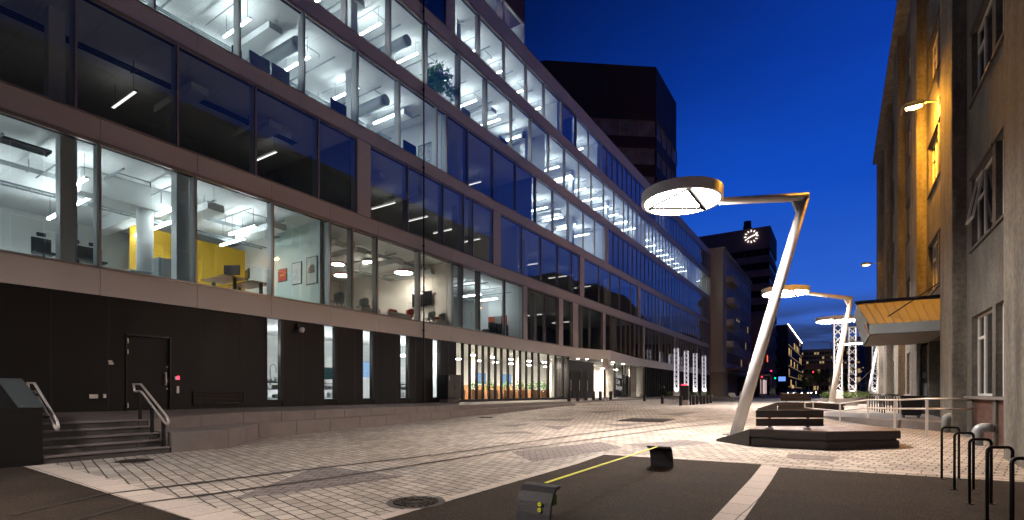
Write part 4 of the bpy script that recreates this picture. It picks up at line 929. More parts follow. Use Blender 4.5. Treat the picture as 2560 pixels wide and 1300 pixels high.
# cupboard by the facade
cb = thing('utility_cabinet', (-16.6, 19.6, .85), 'black double-door utility cabinet standing against the office front', 'cabinet')
cy0, cy1 = Y(1119, 16.35), Y(1152, 16.35)
mb = MB(); mb.box(-17.0, -16.35, cy0, cy1, 1.08, 2.28); mb.build('carcass', 'blackm', cb, bev=.02)
mb = MB(); mb.box(-16.95, -16.4, cy0 + .06, cy1 - .06, .84, 1.08); mb.build('base', 'granite2', cb)
cm = (cy0 + cy1) / 2
for a, b in ((cy0 + .03, cm - .006), (cm + .006, cy1 - .03)):
    mb = MB(); mb.box(-16.35, -16.33, a, b, 1.12, 2.24); mb.build('door', 'granite2', cb)
mb = MB(); mb.box(-16.33, -16.29, cm - .04, cm + .02, 1.55, 1.75); mb.build('handle', 'joint', cb)
mb = MB(); mb.box(-16.33, -16.325, cy0 + .08, cy0 + .14, 2.1, 2.15); mb.box(-16.33, -16.325, cy0 + .1, cy0 + .15, 2.0, 2.05); mb.build('sticker', 'winwhite', cb)

# ------------------------------------------------------------------ bollards
def at_px(px, py_base, zguess): return None
bo = thing('bollard', (-14, 33, .74), 'black square bollard at the terrace edge', 'bollard', 'black bollards along the plaza edge')
mb = MB(); mb.box(-.095 - 14, .095 - 14, 33 - .095, 33 + .095, .74, 1.4); mb.build('post', 'blackm', bo, bev=.012)
mb = MB(); mb.box(-14.1, -13.9, 33 - .1, 33 + .1, 1.28, 1.31); mb.build('cap_ring', 'granite2', bo)
firstb = True
BL = [(1423, 1003, 'terr'), (1445, 1003, 'terr'), (1465, 1002, 'terr'), (1484, 1002, 'terr'), (1501, 1000.5, 'terr'), (1527, 999.5, 'terr'), (1568, 1002.5, ''), (1611, 1006, ''), (1656, 1009.5, ''), (1702, 1014, ''),
      (1725, 1012.5, ''), (1734, 1012, ''), (1743, 1011, ''), (1753, 1010.5, ''), (1761, 1010, ''), (1769, 1009, ''), (1777, 1008, '')]
for k, (px, py, kk) in enumerate(BL):
    if kk:
        X = 14.95 if k < 2 else 15.3; yy = Y(px, X); p = Vector((-X, yy, TZ((-X,)))); 
    else: p = G(px, py)
    lb = ('black bollard before the entrance, %s from the left' % ORD[k]) if kk else ('black bollard standing alone on the plaza, %s right of the sign post' % ORD[k - 6] if k < 10 else 'black bollard in the tight row by the planters, %s from the left' % ORD[k - 10])
    if firstb: bo.location = p; bo['label'] = lb; firstb = False
    else: dup(bo, p, label=lb)
# sign post by the entrance
p = Vector((-15.2, Y(1514, 15.2), .7)); sp = thing('sign_post', p, 'thin pale post with a square sign by the entrance doors', 'sign post')
mb = MB(); mb.tube([p, p + Vector((0, 0, 3.3))], .035, 10); mb.build('pole', 'rail', sp, smooth='a')
mb = MB(); mb.box(p.x - .25, p.x + .25, p.y - .05, p.y - .02, p.z + 2.6, p.z + 3.3); mb.build('sign_plate', 'sign', sp, bev=.01)
# dark pylon with red light near bollards
p = G(1712, 1013); py_ = thing('info_pylon', p, 'dark square pylon with red lamps on a pale base between the bollards', 'pylon')
mb = MB(); mb.box(p.x - .28, p.x + .28, p.y - .15, p.y + .15, p.z, p.z + .35); mb.build('base', 'granite', py_)
mb = MB(); mb.box(p.x - .27, p.x + .27, p.y - .14, p.y + .14, p.z + .351, p.z + 1.35); mb.build('body', 'blackm', py_, bev=.01)
mb = MB(); mb.box(p.x - .2, p.x + .2, p.y - .16, p.y - .145, p.z + 1.36, p.z + 1.42); mb.build('lamp', 'redl', py_)

# ------------------------------------------------------------------ lattice light columns on planters
def lattice(px, top_py, kind, label, X=None, x=None, t=None):
    if X: p = Vector((-X, Y(px, X), 0))
    else: p = W(px, t)
    p.z = .5; H = 5.9; wd = .25 if t else .22
    o = thing('light_column', p, label, 'light column', 'white lattice light columns on planters')
    z0 = p.z + 1.0; z1 = z0 + 4.9
    fr = MB(); la = MB()
    for sx in (-1, 1):
        for sy in (-1, 1): fr.box(p.x + sx * wd - .022, p.x + sx * wd + .022, p.y + sy * wd - .022, p.y + sy * wd + .022, z0, z1)
    for z in (z0, z1 - .05):
        fr.box(p.x - wd, p.x + wd, p.y - wd - .02, p.y - wd + .02, z, z + .05); fr.box(p.x - wd, p.x + wd, p.y + wd - .02, p.y + wd + .02, z, z + .05); fr.box(p.x - wd - .02, p.x - wd + .02, p.y - wd, p.y + wd, z, z + .05); fr.box(p.x + wd - .02, p.x + wd + .02, p.y - wd, p.y + wd, z, z + .05)
    n = 9; h = (z1 - z0 - .1) / n
    for k in range(n):
        a, b = z0 + .05 + k * h, z0 + .05 + (k + 1) * h; m_ = (a + b) / 2
        for sgn in (-1, 1):
            yq = p.y + sgn * wd; la.bar((p.x - wd, yq, a), (p.x + wd, yq, b), .02, .04, up=(0, 0, 1)); la.bar((p.x + wd, yq, a), (p.x - wd, yq, b), .018, .04)
            xq = p.x + sgn * wd; la.bar((xq, p.y - wd, a), (xq, p.y + wd, b), .02, .04); la.bar((xq, p.y + wd, a), (xq, p.y - wd, b), .018, .04)
            for q in ():
                la.bar((p.x - wd * q, yq, m_), (p.x, yq, m_ + h * .25), .016, .045); la.bar((p.x + wd * q, yq, m_), (p.x, yq, m_ + h * .25), .016, .045); la.bar((p.x - wd * q, yq, m_), (p.x, yq, m_ - h * .25), .016, .045); la.bar((p.x + wd * q, yq, m_), (p.x, yq, m_ - h * .25), .016, .045)
                la.bar((xq, p.y - wd * q, m_), (xq, p.y, m_ + h * .25), .016, .045); la.bar((xq, p.y + wd * q, m_), (xq, p.y, m_ + h * .25), .016, .045); la.bar((xq, p.y - wd * q, m_), (xq, p.y, m_ - h * .25), .016, .045); la.bar((xq, p.y + wd * q, m_), (xq, p.y, m_ - h * .25), .016, .045)
    up_ = MB(); up_.disc((p.x, p.y, 0), .15, z0 - .02, z0 - .005, 16); up_.build('uplight', 'uplight', o); fr.build('frame', 'lampwhite', o); la.build('lattice', 'glowlat', o)
    mb = MB(); mb.box(p.x + wd - .05, p.x + wd - .03, p.y + wd - .05, p.y + wd - .03, z0, z1); mb.box(p.x + wd - .05, p.x + wd - .03, p.y - wd + .03, p.y - wd + .05, z0, z1); mb.box(p.x - wd + .03, p.x - wd + .05, p.y - wd + .03, p.y - wd + .05, z0, z1); mb.build('light_strip', 'led', o)
    pl = thing('planter', p, 'low pale planter with shrubs carrying the ' + label.replace('white lattice light column, ', '').replace('white lattice light column', 'column'), 'planter', 'planters under the light columns')
    mb = MB(); mb.box(p.x - 1.1, p.x + 1.1, p.y - .8, p.y + .8, p.z - .02, p.z + .45); mb.build('trough', 'granite', pl, bev=.02)
    mb = MB(); mb.box(p.x - .3, p.x + .3, p.y - .3, p.y + .3, p.z + .45, p.z + .99); mb.build('pedestal', 'lampwhite', pl)
    mb = MB()
    for k in range(6): leaves(mb, (p.x + random.choice((-1, 1)) * random.uniform(.4, .9), p.y + random.uniform(-.6, .6), p.z + .65), .32, 80, .16)
    mb.build('foliage', 'leaf2', pl)
for k, px in enumerate((1691, 1716, 1738, 1760)): lattice(px, 870, 'L', 'white lattice light column, %s of the four by the office' % ('first', 'second', 'third', 'fourth')[k], X=15.5)
for px, t_, l in ((2095, 35, 'white lattice light column directly behind the second ring lamp pole'), (2131, 39, 'white lattice light column left of the canopy end'), (2187, 55, 'white lattice light column under the canopy beside the concrete building')): lattice(px, 0, 'R', l, t=t_)

# ------------------------------------------------------------------ ring street lamps
def ringlamp(base, joint, disc, r, label, ang=0.0):
    """base, joint and disc centre are points; the disc hangs at the arm's end"""
    o = thing('ring_street_lamp', base, label, 'street lamp', 'white ring street lamps')
    base, joint, disc = Vector(base), Vector(joint), Vector(disc)
    mb = MB(); mb.tube([base + Vector((0, 0, -.05)), base.lerp(joint, .5), joint], [.165, .15, .12], 24); mb.build('pole', 'lampwhite', o, smooth='a')
    mb = MB(); mb.disc(base, .34, base.z - .01, base.z + .02, 28); mb.build('base_plate', 'steel', o)
    d = (disc - joint); d.z = 0; d.normalize(); edge = disc - d * (r + .0); edge.z = disc.z
    mb = MB(); mb.tube([joint + (joint - edge).normalized() * .06, edge + (edge - joint).normalized() * .02], [.125, .10], 18); mb.build('arm', 'lampwhite', o, smooth='a')
    q0 = joint.lerp(base, .075); q1 = joint.lerp(edge, .14); mb = MB(); mb.bar(q0, q1, .09, .14); mb.build('brace', 'lampwhite', o)
    n = 64; mb = MB(); zl, zh = disc.z - .04, disc.z + .25
    pr = [(r, zl), (r, zh), (r - .05, zh), (r - .05, zl + .06), (r - .09, zl)]
    vs = []
    for j in range(n):
        a = 2 * math.pi * j / n
        for rad, z in pr: vs.append((disc.x + rad * math.cos(a), disc.y + rad * math.sin(a), z))
    m5 = len(pr); fs = [(j * m5 + k, j * m5 + (k + 1) % m5, ((j + 1) % n) * m5 + (k + 1) % m5, ((j + 1) % n) * m5 + k) for j in range(n) for k in range(m5)]
    mb.add(vs, fs); mb.build('ring', 'lampwhite', o, smooth=False)
    mb = MB(); mb.disc(disc, r - .06, disc.z + .06, disc.z + .16, n); mb.build('top_plate', 'lampwhite', o)
    mb = MB(); mb.disc(disc, r - .08, disc.z + .02, disc.z + .04, n); mb.build('diffuser', 'ring', o)
    mb = MB(); c = disc.copy(); c.z = disc.z - .005
    o_ = W(1704, 14.6); pts = [c + (W(q_, t_) - o_) * (r / 1.12) * .96 for q_, t_ in ((1724, 13.62), (1764, 15.1), (1618, 15.2))]
    mb.bar(pts[0], pts[1], .09, .16); mb.bar(pts[1], pts[2], .05, .10); mb.bar(pts[2], pts[0], .04, .06); mb.build('spoke', 'spokeblack', o)
    return o
def lampat(t, bpx, jpx, jpy, dpx, dpy, r, label, tb=None, ang=0.0):
    tb = tb or t; b = W(bpx, tb); b.z = gz(b.y); j = W(jpx, t); j.z = EYE + (980 - jpy) / FPX * t; dd_ = W(dpx, t); dd_.z = EYE + (980 - dpy) / FPX * t
    return ringlamp(b, j, dd_, r, label, ang)
lampat(14.6, 1838, 2013, 492, 1704, 503, 1.12, 'tall leaning white street lamp with a glowing ring, standing by the nearest bench', ang=-.35)
lampat(30.0, 2076, 2127, 746, 1963, 733, 1.28, 'white ring street lamp standing behind the second bench', ang=-.2)
lampat(41, 2190, 2222, 800, 2090, 802, 1.45, 'white ring street lamp half hidden by the entrance canopy')
lampat(60, 2170, 2195, 852, 2125, 859, 1.35, 'farthest white ring street lamp seen between the lattice columns')
ringlamp((-4.0, -5.0, 0), (-3.0, -3.2, 7.1), (-7.5, -3.6, 7.0), 1.12, 'added unseen ring lamp behind the viewer, lighting the foreground')  # unseen lamp added behind the viewer to brighten the near paving and facade

# ------------------------------------------------------------------ concrete building on the right
cbld = thing('concrete_building', (4, 25, 0), 'old grey rendered building with tall pilasters and white framed windows', 'building')
XW, XP = 3.02, 2.70; RT = 20.7; YE = 52.0
PIL = [(-12, -9.8), (-4.3, -2.1), (3.4, 5.6), (11.1, 13.45), (18.75, 20.7), (26.4, 28.6), (34.1, 36.3), (41.8, 44.0), (49.6, YE)]
WZ = [(1.3, 3.4), (5.2, 7.1), (9.1, 11.0), (13.0, 14.9), (16.9, 18.7)]
for a, b in PIL:
    mb = MB(); mb.box(XP, XW + .3, a, b, -.1, RT - .25); mb.build('pilaster', 'render', cbld, bev=.03)
wins = []
wall = MB()
bays = [(PIL[k][1], PIL[k + 1][0]) for k in range(len(PIL) - 1)]
for bi, (a, b) in enumerate(bays):
    # two windows per storey: (b-.7-2.1 .. b-.7) and (a+.4 .. b-3.1)
    w2 = (b - .62 - 2.15, b - .62); w1 = (a + .45, w2[0] - .3)
    xs = [a, w1[0], w1[1], w2[0], w2[1], b]
    entr = (bi == 4)
    for k in range(0, 5):
        if k in (1, 3): continue
        wall.box(XW, XW + .35, xs[k], xs[k + 1], 0 if not entr else (0 if k in (0,4) else 3.6), RT - .25)
    for wv in (w1, w2):
        zs = [0.0] + [v for p in WZ for v in p] + [RT - .25]
        for k in range(0, len(zs), 2):
            z0, z1 = zs[k], zs[k + 1]
            if k == 0:
                if entr: continue
                z0 = 1.28
                if z1 <= z0: continue
            wall.box(XW, XW + .35, wv[0], wv[1], z0, z1)
        for k, (z0, z1) in enumerate(WZ):
            if entr and k == 0: continue
            wins.append((bi, k, wv[0], wv[1], z0, z1))
wall.build('wall', 'render2', cbld)
for bi, (a, b) in enumerate(bays):
    if bi == 4: continue
    mb = MB(); mb.box(XW + .05, XW + .3, a, b, -.1, 1.22); mb.build('brick_panel', 'redbrick', cbld)
    mb = MB(); mb.box(XW - .08, XW + .3, a + .02, b - .02, 1.22, 1.28); mb.build('stone_sill', 'granite', cbld, bev=.01)
mb = MB(); mb.box(XP - .25, XW + 12, -12, YE + .2, RT - .25, RT); mb.build('cornice', 'render', cbld)
mb = MB(); mb.box(XW + .36, XW + 12, -12, YE, -.1, RT - .26); mb.build('rear_mass', 'render2', cbld)
for (bi, k, a, b, z0, z1) in wins:
    mb = MB(); f = .06; x0, x1 = XW + .12, XW + .19; wd = b - a; m_ = a + wd * .66
    for p, q in ((a, a + f), (b - f, b), (m_ - .035, m_ + .035)): mb.box(x0, x1, p, q, z0, z1)
    mb.box(x0, x1, a + f, b - f, z0, z0 + f); mb.box(x0, x1, a + f, b - f, z1 - f, z1); mb.box(x0, x1, m_ + .035, b - f, z1 - .62, z1 - .55)
    for yy in ((m_ + b) / 2,): mb.box(x0 + .01, x1 - .01, m_ + .035, m_ + .07, z0 + f, z1 - .62)
    fo = mb.build('window', 'winwhite', cbld)
    mb = MB(); mb.box(x0 + .03, x0 + .04, a + f, b - f, z0 + f, z1 - f); mb.build('pane', 'winglass', fo)
    if k: mb = MB(); mb.box(XW - .06, XW + .1, a - .1, b + .1, z0 - .07, z0); mb.build('sill', 'granite2', fo); mb = MB(); mb.box(XW - .04, XW + .02, a - .1, b + .1, z1, z1 + .06); mb.build('drip_mould', 'granite2', fo)
# opened casement upstairs
mb = MB(); a, b = bays[3][1] - .62 - .75, bays[3][1] - .62; z0, z1 = 5.9, 7.05
P0, P1 = Vector((XW + .1, a, z1)), Vector((XW + .1, b, z1)); Q0, Q1 = Vector((XW - .1, a, z0 + .02)), Vector((XW - .1, b, z0 + .02))
for u, v_ in ((P0, P1), (Q0, Q1), (P0, Q0), (P1, Q1)): mb.bar(u, v_, .05, .05)
mb.build('open_casement', 'winwhite', cbld)
# downpipes, boxes and entrance fittings
def drain(y, x, z0, z1, label, m_='greym'):
    mb = MB(); mb.tube([(x, y, z0), (x, y, z1 - .35), (x + .05, y, z1 - .1), (x + .35, y, z1)], .055, 12)
    for z in (z0 + .6, (z0 + z1) / 2, z1 - .6): mb.box(x - .07, x + .12, y - .07, y + .07, z - .02, z + .02)
    tag(mb.build('drainpipe', m_, at=(x, y, z0), smooth='a'), label, 'drainpipe', 'drainpipes beside the covered entrance')
drain(Y(2341, -1) * 0 + 20.9, 2.83, .3, 3.38, 'grey drainpipe with a bent top under the canopy at the pilaster'); drain(26.1, 2.8, .4, 3.38, 'dark drainpipe at the far side of the covered entrance', 'blackm')
mb = MB(); mb.box(4.2, 4.4, 20.7, 26.4, .2, 3.6); mb.build('entrance_recess', 'blackm', cbld)
mb = MB(); mb.box(3.05, 4.2, 26.25, 26.38, .3, 3.6); mb.build('entrance_side', 'render2', cbld)
t = thing('intercom', (2.95, 26.3, 1.6), 'steel intercom and post boxes on the wall under the canopy', 'intercom')
mb = MB(); mb.box(2.85, 3.1, 26.22, 26.39, 1.9, 2.2); mb.build('box', 'steel', t, bev=.01); mb = MB(); mb.box(3.2, 3.4, 26.2, 26.24, 1.95, 2.2); mb.box(2.85, 3.15, 26.2, 26.24, 1.25, 1.75); mb.build('post_box', 'greym', t)
# covered entrance canopy
ca = thing('entrance_awning', (2.0, 24, 3.4), 'sloping zinc canopy over the side entrance of the concrete building', 'canopy')
xl = .88; prf = [(21.5, 3.42), (21.5, 3.72), (23.2, 4.72), (27.0, 4.72), (27.0, 3.42)]
pl = [(.93, 21.5, 3.40), (.93, 21.5, 3.72), (.58, 23.2, 4.72), (.58, 27.0, 4.72), (.93, 27.0, 3.40)]
pr_ = [(XW, y, z) for x, y, z in pl]
mb = MB(); mb.add(pl + pr_, [(0, 1, 2, 3, 4), (9, 8, 7, 6, 5), (0, 5, 6, 1), (2, 7, 8, 3), (3, 8, 9, 4), (1, 6, 7, 2)]); mb.build('canopy_body', 'greym', ca)
mb = MB()
for k in range(9):                    # standing-seam roof sheets
    a = k / 9; b = (k + 1) / 9
    def L(s, z_): 
        xa = .93 + (.58 - .93) * z_; return (xa + (XW - xa) * s, 21.47 + 1.72 * z_, 3.735 + 1.0 * z_)
    mb.add([L(a + .002, 0), L(b - .002, 0), L(b - .002, 1), L(a + .002, 1)], [(0, 1, 2, 3)]); mb.bar(L(b - .001, 0), L(b - .001, 1), .022, .05)
mb.build('roof_sheet', 'zinc', ca)
mb = MB(); mb.box(.54, XW, 23.1, 23.3, 4.72, 4.82); mb.build('ridge_cap', 'blackm', ca)
mb = MB(); mb.box(.91, XW, 21.42, 21.48, 3.40, 3.74); mb.build('fascia', 'greym', ca)
mb = MB()
for k in range(22): mb.box(.97, XW, 21.6 + k * .245, 21.6 + k * .245 + .2, 3.385, 3.398)
mb.build('soffit_slat', 'soffit', ca)
mb = MB(); mb.tube([(1.45, 22.0, 4.02), (XW, 21.6, 5.15)], .022, 8); mb.build('stay_rod', 'blackm', ca)
mb = MB(); mb.add([(.915, 21.55, 3.38), (.915, 22.6, 3.38), (.80, 22.6, 3.9), (.80, 21.55, 3.9)], [(0, 1, 2, 3)]); mb.add([(.935, 21.55, 3.38), (.935, 22.6, 3.38), (.82, 22.6, 3.9), (.82, 21.55, 3.9)], [(3, 2, 1, 0)]); mb.build('end_sign', 'sign', ca)
mb = MB(); mb.add([(.90, 21.7, 3.45), (.90, 22.1, 3.45), (.79, 22.5, 3.85), (.79, 22.1, 3.85)], [(0, 1, 2, 3)]); mb.build('red_mark', 'red', ca)
# sodium wall lamps
def wlamp(x, y, z, xw, label, sm='sodium'):
    o = thing('wall_lamp', (xw, y, z), label, 'wall lamp', 'orange sodium wall lamps')
    mb = MB(); mb.tube([(xw + .1, y, z - .02), (x + .2, y, z + .05)], .028, 8); mb.box(xw - .03, xw + .02, y - .08, y + .08, z - .12, z + .1); mb.build('arm', 'greym', o)
    mb = MB(); mb.add([(x - .38, y - .1, z + .05), (x + .22, y - .13, z + .04), (x + .22, y + .13, z + .04), (x - .38, y + .1, z + .05), (x - .3, y - .06, z + .17), (x + .15, y - .08, z + .16), (x + .15, y + .08, z + .16), (x - .3, y + .06, z + .17)], [(0, 3, 2, 1), (4, 5, 6, 7), (0, 1, 5, 4), (1, 2, 6, 5), (2, 3, 7, 6), (3, 0, 4, 7)]); mb.build('hood', 'greym', o, bev=.02)
    mb = MB(); mb.box(x - .43, x - .40, y - .16, y + .16, z - .17, z + .06); mb.box(x - .40, x + .22, y - .17, y - .15, z - .06, z + .06); mb.build('added_light_skirt', 'greym', o)  # skirt plates added to keep the orange light off the office front
    mb = MB(); mb.tube([(x - .28, y, z - .0), (x - .05, y, z - .025), (x + .15, y, z + .0)], [.07, .085, .06], 12); mb.build('bulb', sm, o, smooth=True)
    return o
wlamp(2.36, 23.2, 11.68, XW, 'glowing orange wall lamp high above the entrance canopy'); wlamp(1.95, 49.0, 11.5, XP, 'small orange wall lamp at the far end of the concrete building', 'sodium2')
# red-brick plinth vent pipe, bin
t = thing('vent_cowl', (2.72, 15.75, 0), 'bent grey metal vent cowl at the foot of the brick panel', 'vent')
for nm, x, y in (('cowl', 2.72, 15.75),):
    mb = MB(); mb.tube([(x + .26, y, .58)] + [(x + .13 - .13 * math.sin(q * .262), y, .45 + .13 * math.cos(q * .262)) for q in range(0, 7)] + [(x, y, .1)], .105, 18); mb.build('pipe', 'greym', t, smooth='a')
t = thing('vent_cowl', (2.58, 18.9, .2), 'bent grey metal vent cowl at the foot of the second pilaster', 'vent')
x, y = 2.58, 18.9; mb = MB(); mb.tube([(x + .2, y, .72)] + [(x + .12 - .12 * math.sin(q * .262), y, .60 + .12 * math.cos(q * .262)) for q in range(0, 7)] + [(x, y, .22)], .09, 16); mb.build('pipe', 'greym', t, smooth='a')
p = W(2277, 17.4); bn = thing('waste_container', (p.x, p.y, .35), 'large black waste container beside the covered entrance', 'container')
mb = MB(); q = .36; mb.add([(p.x + sx * (.26 if z < 1 else .31), p.y + sy * (.24 if z < 1 else .29), z) for z in (.60, 1.22) for sx, sy in ((-1, -1), (1, -1), (1, 1), (-1, 1))], [(0, 3, 2, 1), (4, 5, 6, 7), (0, 1, 5, 4), (1, 2, 6, 5), (2, 3, 7, 6), (3, 0, 4, 7)]); mb.build('body', 'blackm', bn, bev=.03)
mb = MB(); mb.box(p.x - .33, p.x + .33, p.y - .31, p.y + .31, 1.222, 1.27); mb.build('lid', 'blackm', bn, bev=.02)
for sx in (-.2, .2):
    for sy in (-.18, .18): mb = MB(); mb.disc((p.x + sx, p.y + sy, .58), .06, p.x + sx - .02, p.x + sx + .02, 14, 'x'); mb.build('wheel', 'rubber', bn)
# entrance platform and railings
mb = MB(); mb.prism([(.9, 20.6), (XW, 18.8), (XW, 26.3), (1.1, 26.3)], .1, .52); tag(mb.build('entrance_platform', 'granite', bev=.01), 'low grey stone landing behind the white railings', 'platform')
mb = MB(); mb.prism([(-.9, 24.8), (.9, 20.62), (1.1, 25.0), (-.2, 27.5)], .1, lambda q: .53 if q[0] > .8 else gz(q[1]) + .02); tag(mb.build('access_ramp', 'granite'), 'low stone ramp rising to the side entrance', 'ramp')
rl = thing('ramp_railing', (1.5, 19, .3), 'pale two-bar railing around the side entrance ramp', 'railing')
RP = [(2317, 1090, 997), (2237, 1070, 1000), (2170, 1062, 999.5), (2100, 1052, 1009)]
PP = []
for px, pb, pt_ in RP:
    p = G(px, pb); t_ = (EYE - p.z) * FPX / (pb - 980); zt_ = EYE - (pt_ - 980) * t_ / FPX; PP.append((p, zt_)); mb = MB(); mb.box(p.x - .03, p.x + .03, p.y - .03, p.y + .03, p.z - .02, zt_); mb.build('post', 'rail', rl)
pe = W(2033, 21.0); pe.z = gz(pe.y); PP.append((pe, .98)); mb = MB(); mb.box(pe.x - .025, pe.x + .025, pe.y - .025, pe.y + .025, .7, .98); mb.build('post', 'rail', rl)
ps = Vector((XW, PP[0][0].y + .3, 0)); top = [Vector((ps.x, ps.y, PP[0][1]))] + [Vector((p.x, p.y, z)) for p, z in PP]; en = W(2012, 21.5)
lowr = [v - Vector((0, 0, .27)) for v in top]
mb = MB(); mb.tube(top + [Vector((en.x, en.y, .95)), Vector((en.x, en.y + .0, .75))] + lowr[::-1], .024, 8); mb.build('rail', 'rail', rl, smooth=True)

# ------------------------------------------------------------------ benches
def bench(rootp, label):
    o = thing('street_bench', rootp, label, 'bench', 'dark platform benches under the ring lamps')
    return o
P = [G(1873, 1116), G(2066, 1126), G(2252, 1119)]
base = P[0].z
Q = [W(2228, 12.35), W(2062, 13.9), W(1893, 13.0)]
tip = G(1790, 1103)
bench0 = bench((P[1].x, P[1].y, base - .02), 'large dark polygonal bench with a two-slat backrest under the nearest ring lamp')
pl = [(p.x, p.y) for p in P] + [(q.x, q.y) for q in Q]
cx = sum(p[0] for p in pl) / 6; cyy = sum(p[1] for p in pl) / 6
sh = lambda k: [(cx + (x - cx) * k, cyy + (y - cyy) * k) for x, y in pl]
mb = MB(); mb.prism(sh(.985), base - .1, base + .20); mb.build('plinth', 'bench', bench0, bev=.03)
mb = MB(); mb.prism(sh(.95), base + .20, base + .235); mb.build('shadow_gap', 'joint', bench0)
mb = MB(); mb.prism(sh(1.0), base + .235, base + .40); mb.build('seat_edge', 'bench', bench0, bev=.008)
bmx = bmesh.new(); fv = [bmx.verts.new((x, y, base + .401)) for x, y in sh(.992)]; bmx.faces.new(fv)
ax_ = (Vector((*pl[1], 0)) - Vector((*pl[0], 0))).normalized(); nx_ = Vector((-ax_.y, ax_.x, 0)); lo = min(Vector((*q_, 0)).dot(nx_) for q_ in pl); hi = max(Vector((*q_, 0)).dot(nx_) for q_ in pl)
mb = MB(); q_ = lo
while q_ < hi:
    b2 = bmx.copy(); bmesh.ops.bisect_plane(b2, geom=b2.verts[:] + b2.edges[:] + b2.faces[:], plane_co=nx_ * (q_ + .005), plane_no=nx_, clear_inner=True); bmesh.ops.bisect_plane(b2, geom=b2.verts[:] + b2.edges[:] + b2.faces[:], plane_co=nx_ * (q_ + .115), plane_no=nx_, clear_outer=True)
    for f_ in b2.faces:
        if f_.calc_area() > .001: mb.prism([(v.co.x, v.co.y) for v in f_.verts], base + .401, base + .418)
    b2.free(); q_ += .12
bmx.free(); mb.build('seat', 'benchtop', bench0)
mb = MB(); a = Vector((*pl[0], 0)); b = Vector((*pl[5], 0)); back = W(1860, 13.4)
mb.add([(tip.x, tip.y, base - .05), (a.x, a.y, base - .05), (b.x, b.y, base - .05), (tip.x, tip.y, base + .07), (a.x, a.y, base + .41), (b.x, b.y, base + .41)], [(0, 2, 1), (3, 4, 5), (0, 1, 4, 3), (1, 2, 5, 4), (2, 0, 3, 5)]); mb.build('wedge_end', 'granite2', bench0, bev=.01)
ba, bb = W(1890, 12.0), W(2058, 11.95)
for z in (.50, .70):
    mb = MB(); mb.bar(Vector((ba.x, ba.y, base + z + .08)), Vector((bb.x, bb.y, base + z + .08)), .05, .178); mb.build('back_slat', 'bench', bench0, bev=.012)
for f_ in (.2, .77):
    p = ba.lerp(bb, f_); mb = MB(); mb.box(p.x - .09, p.x + .06, p.y - .01, p.y + .14, base + .415, base + .46); mb.build('back_support', 'rail', bench0); mb = MB(); mb.box(p.x - .03, p.x + .03, p.y + .03, p.y + .07, base + .46, base + .84); mb.build('back_support', 'blackm', bench0)
t2 = W(2035, 24.3); dup(bench0, (t2.x, t2.y, .46), rz=.12, label='smaller looking dark bench behind the first, near the ramp railing')

# ------------------------------------------------------------------ slackline posts with the yellow line
def curl(x, y, d, label):
    o = thing('slackline_post', (x, y, gz(y)), label, 'slackline post', 'curved black slackline posts')
    pr = [(0, -.05), (0.02 , .12), (.05, .24), (.10, .33), (.17, .385), (.26, .40)]
    th = .035; n = len(pr); vs = []
    for sx in (-.21, .21):
        for k, (u, z) in enumerate(pr): vs.append((x + sx, y + d * u, gz(y) + z))
        for k, (u, z) in reversed(list(enumerate(pr))):
            tu = (pr[min(k + 1, n - 1)][0] - pr[max(k - 1, 0)][0], pr[min(k + 1, n - 1)][1] - pr[max(k - 1, 0)][1]); l = math.hypot(*tu); vs.append((x + sx, y + d * (u + tu[1] / l * th), gz(y) + z - tu[0] / l * th))
    m2 = 2 * n; fs = [tuple(range(m2)), tuple(range(m2, 2 * m2))[::-1]] + [(k, k + m2, (k + 1) % m2 + m2, (k + 1) % m2) for k in range(m2)]
    mb = MB(); mb.add(vs, fs); mb.build('plate', 'rubber', o, bev=.006)
    return o
sx_, sy0, sy1 = -2.72, 4.62, 9.5
s0_ = curl(sx_, sy0, 1, 'near curved black slackline post with two round yellow stickers'); s1_ = curl(sx_ - .04, sy1, -1, 'far curved black slackline post at the court corner')
for z, r_ in ((.225, .022), (.165, .022)):
    mb = MB(); mb.disc((sx_ + .09, 0, z), r_, sy0 - .004 + (z - .1) * .1, sy0 + .003 + (z - .1) * .2, 18, 'y'); mb.build('sticker', 'neon', s0_)
    mb = MB(); mb.disc((sx_ + .09, 0, z), r_ * .35, sy0 - .0045 + (z - .1) * .1, sy0 - .004 + (z - .1) * .1, 10, 'y'); mb.build('sticker_mark', 'dkgrey', s0_)
mb = MB(); mb.box(sx_ + .16, sx_ + .2, sy0 + .1, sy0 + .2, .2, .32); mb.build('ratchet', 'leaf', s0_, bev=.01)
mb = MB(); mb.bar((sx_ + .04, sy0 + .24, .41), (sx_ - .06, sy1 - .26, .40), .045, .006); tag(mb.build('slackline', 'neon', at=(sx_, 7, .4)), 'taut bright yellow line stretched between the two black posts', 'slackline')

